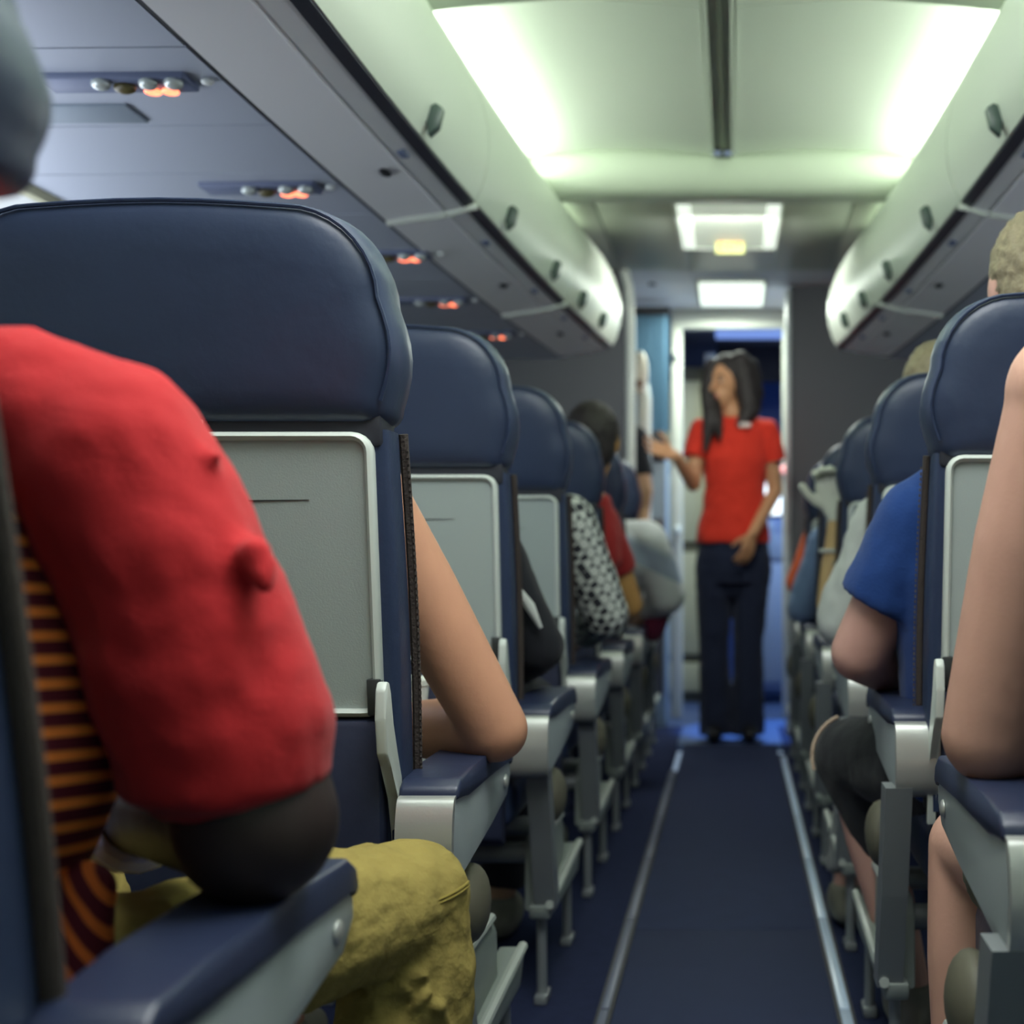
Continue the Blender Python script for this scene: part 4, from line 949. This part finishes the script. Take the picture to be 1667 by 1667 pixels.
for u, k, fu in ((1163, 1162, 1166), (1224, 1218, 1219)):
    capsule(b, A(u, 925, Y), 0.088, A(k, 1050, Y), 0.066); capsule(b, A(k, 1050, Y), 0.066, A(fu, 1196, Y), 0.074, flat2=True)
ellipsoid(b, A(1193, 945, Y), .115, .085, .10)
blob('trousers', b, TRO, at_, 0.006, 5, disp=0.012, dscale=0.07)
for fu in (1163, 1220):
    b = bmesh.new(); p = A(fu, 1200, Y); ellipsoid(b, (p.x, p.y-0.06, 0.042), 0.042, 0.12, 0.042); ellipsoid(b, (p.x, p.y, 0.05), 0.038, 0.06, 0.05); blob('shoe', b, mat('black_shoe', (0.012, 0.012, 0.014), 0.25), at_, 0.006, 2)
# long hair
b = bmesh.new()
ellipsoid(b, hc+up*0.042-f*0.022, 0.085, 0.098, 0.098, rot); ellipsoid(b, hc-f*0.060-up*0.01, 0.082, 0.06, 0.12, rot)
def strand(pts, rs): 
    for (p, q), (r1, r2) in zip(zip(pts[:-1], pts[1:]), zip(rs[:-1], rs[1:])): capsule(b, p, r1, q, r2, n=12)
strand([A(1205, 590, Y-.03), A(1215, 630, Y-.03), A(1220, 670, Y-.05), A(1205, 690, Y-.09)], [.05, .055, .045, .02])
strand([A(1218, 600, Y+.02), A(1226, 640, Y), A(1232, 668, Y-.02)], [.05, .05, .02])
strand([A(1160, 595, Y-.03), A(1152, 635, Y-.05), A(1156, 680, Y-.10), A(1148, 735, Y-.12)], [.035, .034, .034, .010])
strand([A(1163, 640, Y-.03), A(1168, 690, Y-.11), A(1172, 715, Y-.12)], [.022, .028, .008])
blob('hair', b, HAIRD, at_, 0.006, 3, disp=0.008, dscale=0.02)

# --- someone half hidden behind the white bulkhead post
Y = 6.25
gp = empty('person', (-0.60, Y, 0), 'person in a black short sleeve half hidden behind the white bulkhead post', 'person')
b = bmesh.new(); hcc = Vector((-0.60, Y, 1.62)); f, sd, up, rot = head(b, hcc, (1, -0.2, 0)); capsule(b, hcc-up*.06, .046, (-0.6, Y, 1.45), .05)
eloft(b, [((-0.6, Y, .85), .14, .10), ((-0.6, Y, 1.0), .12, .09), ((-0.6, Y, 1.25), .14, .10), ((-0.6, Y, 1.42), .07, .06)])
s1, e1, w1 = Vector((-0.445, Y-.03, 1.36)), A(1051, 800, Y-.08), A(1046, 860, Y-.15)
capsule(b, (-0.6, Y, 1.40), .05, s1, .042); capsule(b, s1, .042, e1, .034); capsule(b, e1, .033, w1, .025); hand(b, w1, (0, -.3, -1), (0, -1, 0), (-1, 0, 0))
capsule(b, (-0.75, Y, 1.36), .042, (-0.78, Y, 1.10), .034); capsule(b, (-0.78, Y, 1.10), .033, (-0.76, Y-.1, .88), .025); hand(b, (-0.76, Y-.1, .88), (0, -.3, -1), (0, -1, 0), (1, 0, 0))
for x_ in (-0.68, -0.52): capsule(b, (x_, Y, .86), .075, (x_, Y, .48), .05); capsule(b, (x_, Y, .48), .05, (x_, Y, .08), .034)
blob('body', b, MID, gp, .008, 5); eyes_etc(gp, hcc, f, sd, up, rot)
b = bmesh.new(); eloft(b, [((-0.6, Y, .88), .155, .115), ((-0.6, Y, 1.05), .14, .105), ((-0.6, Y, 1.25), .155, .11), ((-0.6, Y, 1.41), .09, .07)])
capsule(b, s1+Vector((-.1, 0, .02)), .05, s1, .052); capsule(b, s1, .052, s1.lerp(e1, .72), .048, flat2=True); capsule(b, (-0.65, Y, 1.38), .05, (-0.75, Y, 1.36), .052); capsule(b, (-0.75, Y, 1.36), .052, (-0.77, Y, 1.2), .05, flat2=True)
blob('shirt', b, BLK, gp, .008, 4, disp=.01)
b = bmesh.new(); eloft(b, [((-0.6, Y, .80), .155, .11), ((-0.6, Y, .92), .15, .11)])
for x_ in (-0.68, -0.52): capsule(b, (x_, Y, .84), .085, (x_, Y, .10), .055, flat2=True)
blob('trousers', b, JEANS, gp, .009, 4, disp=.01)
for x_ in (-0.68, -0.52):
    b = bmesh.new(); ellipsoid(b, (x_+.04, Y, .045), .10, .042, .045); capsule(b, (x_, Y, .05), .04, (x_, Y, .10), .04, flat2=True); blob('shoe', b, P_SHOE, gp, .008, 2)
b = bmesh.new(); ellipsoid(b, hcc+up*.03, .09, .085, .095); blob('hair', b, HAIRD, gp, .007, 2)

# ------------------------------------------------------------------ bake the continuous bodies
bpy.context.view_layer.update()
dg = bpy.context.evaluated_depsgraph_get()
baked = []
for o in BLOBS:
    me = bpy.data.meshes.new_from_object(o.evaluated_get(dg))
    baked.append((o, me))
for o, me in baked:
    if o.type == 'FONT':
        n_ = bpy.data.objects.new('exit_letters', me); COL.objects.link(n_); n_.parent = o.parent; n_.location = o.location; n_.rotation_euler = o.rotation_euler; n_.scale = o.scale
        bpy.data.objects.remove(o); n_.name = 'exit_letters'; continue
    nm = o.data.name; m = o.data.materials[0]
    o.modifiers.clear(); o.data = me
    if not me.materials: me.materials.append(m)
    for p_ in me.polygons: p_.use_smooth = True
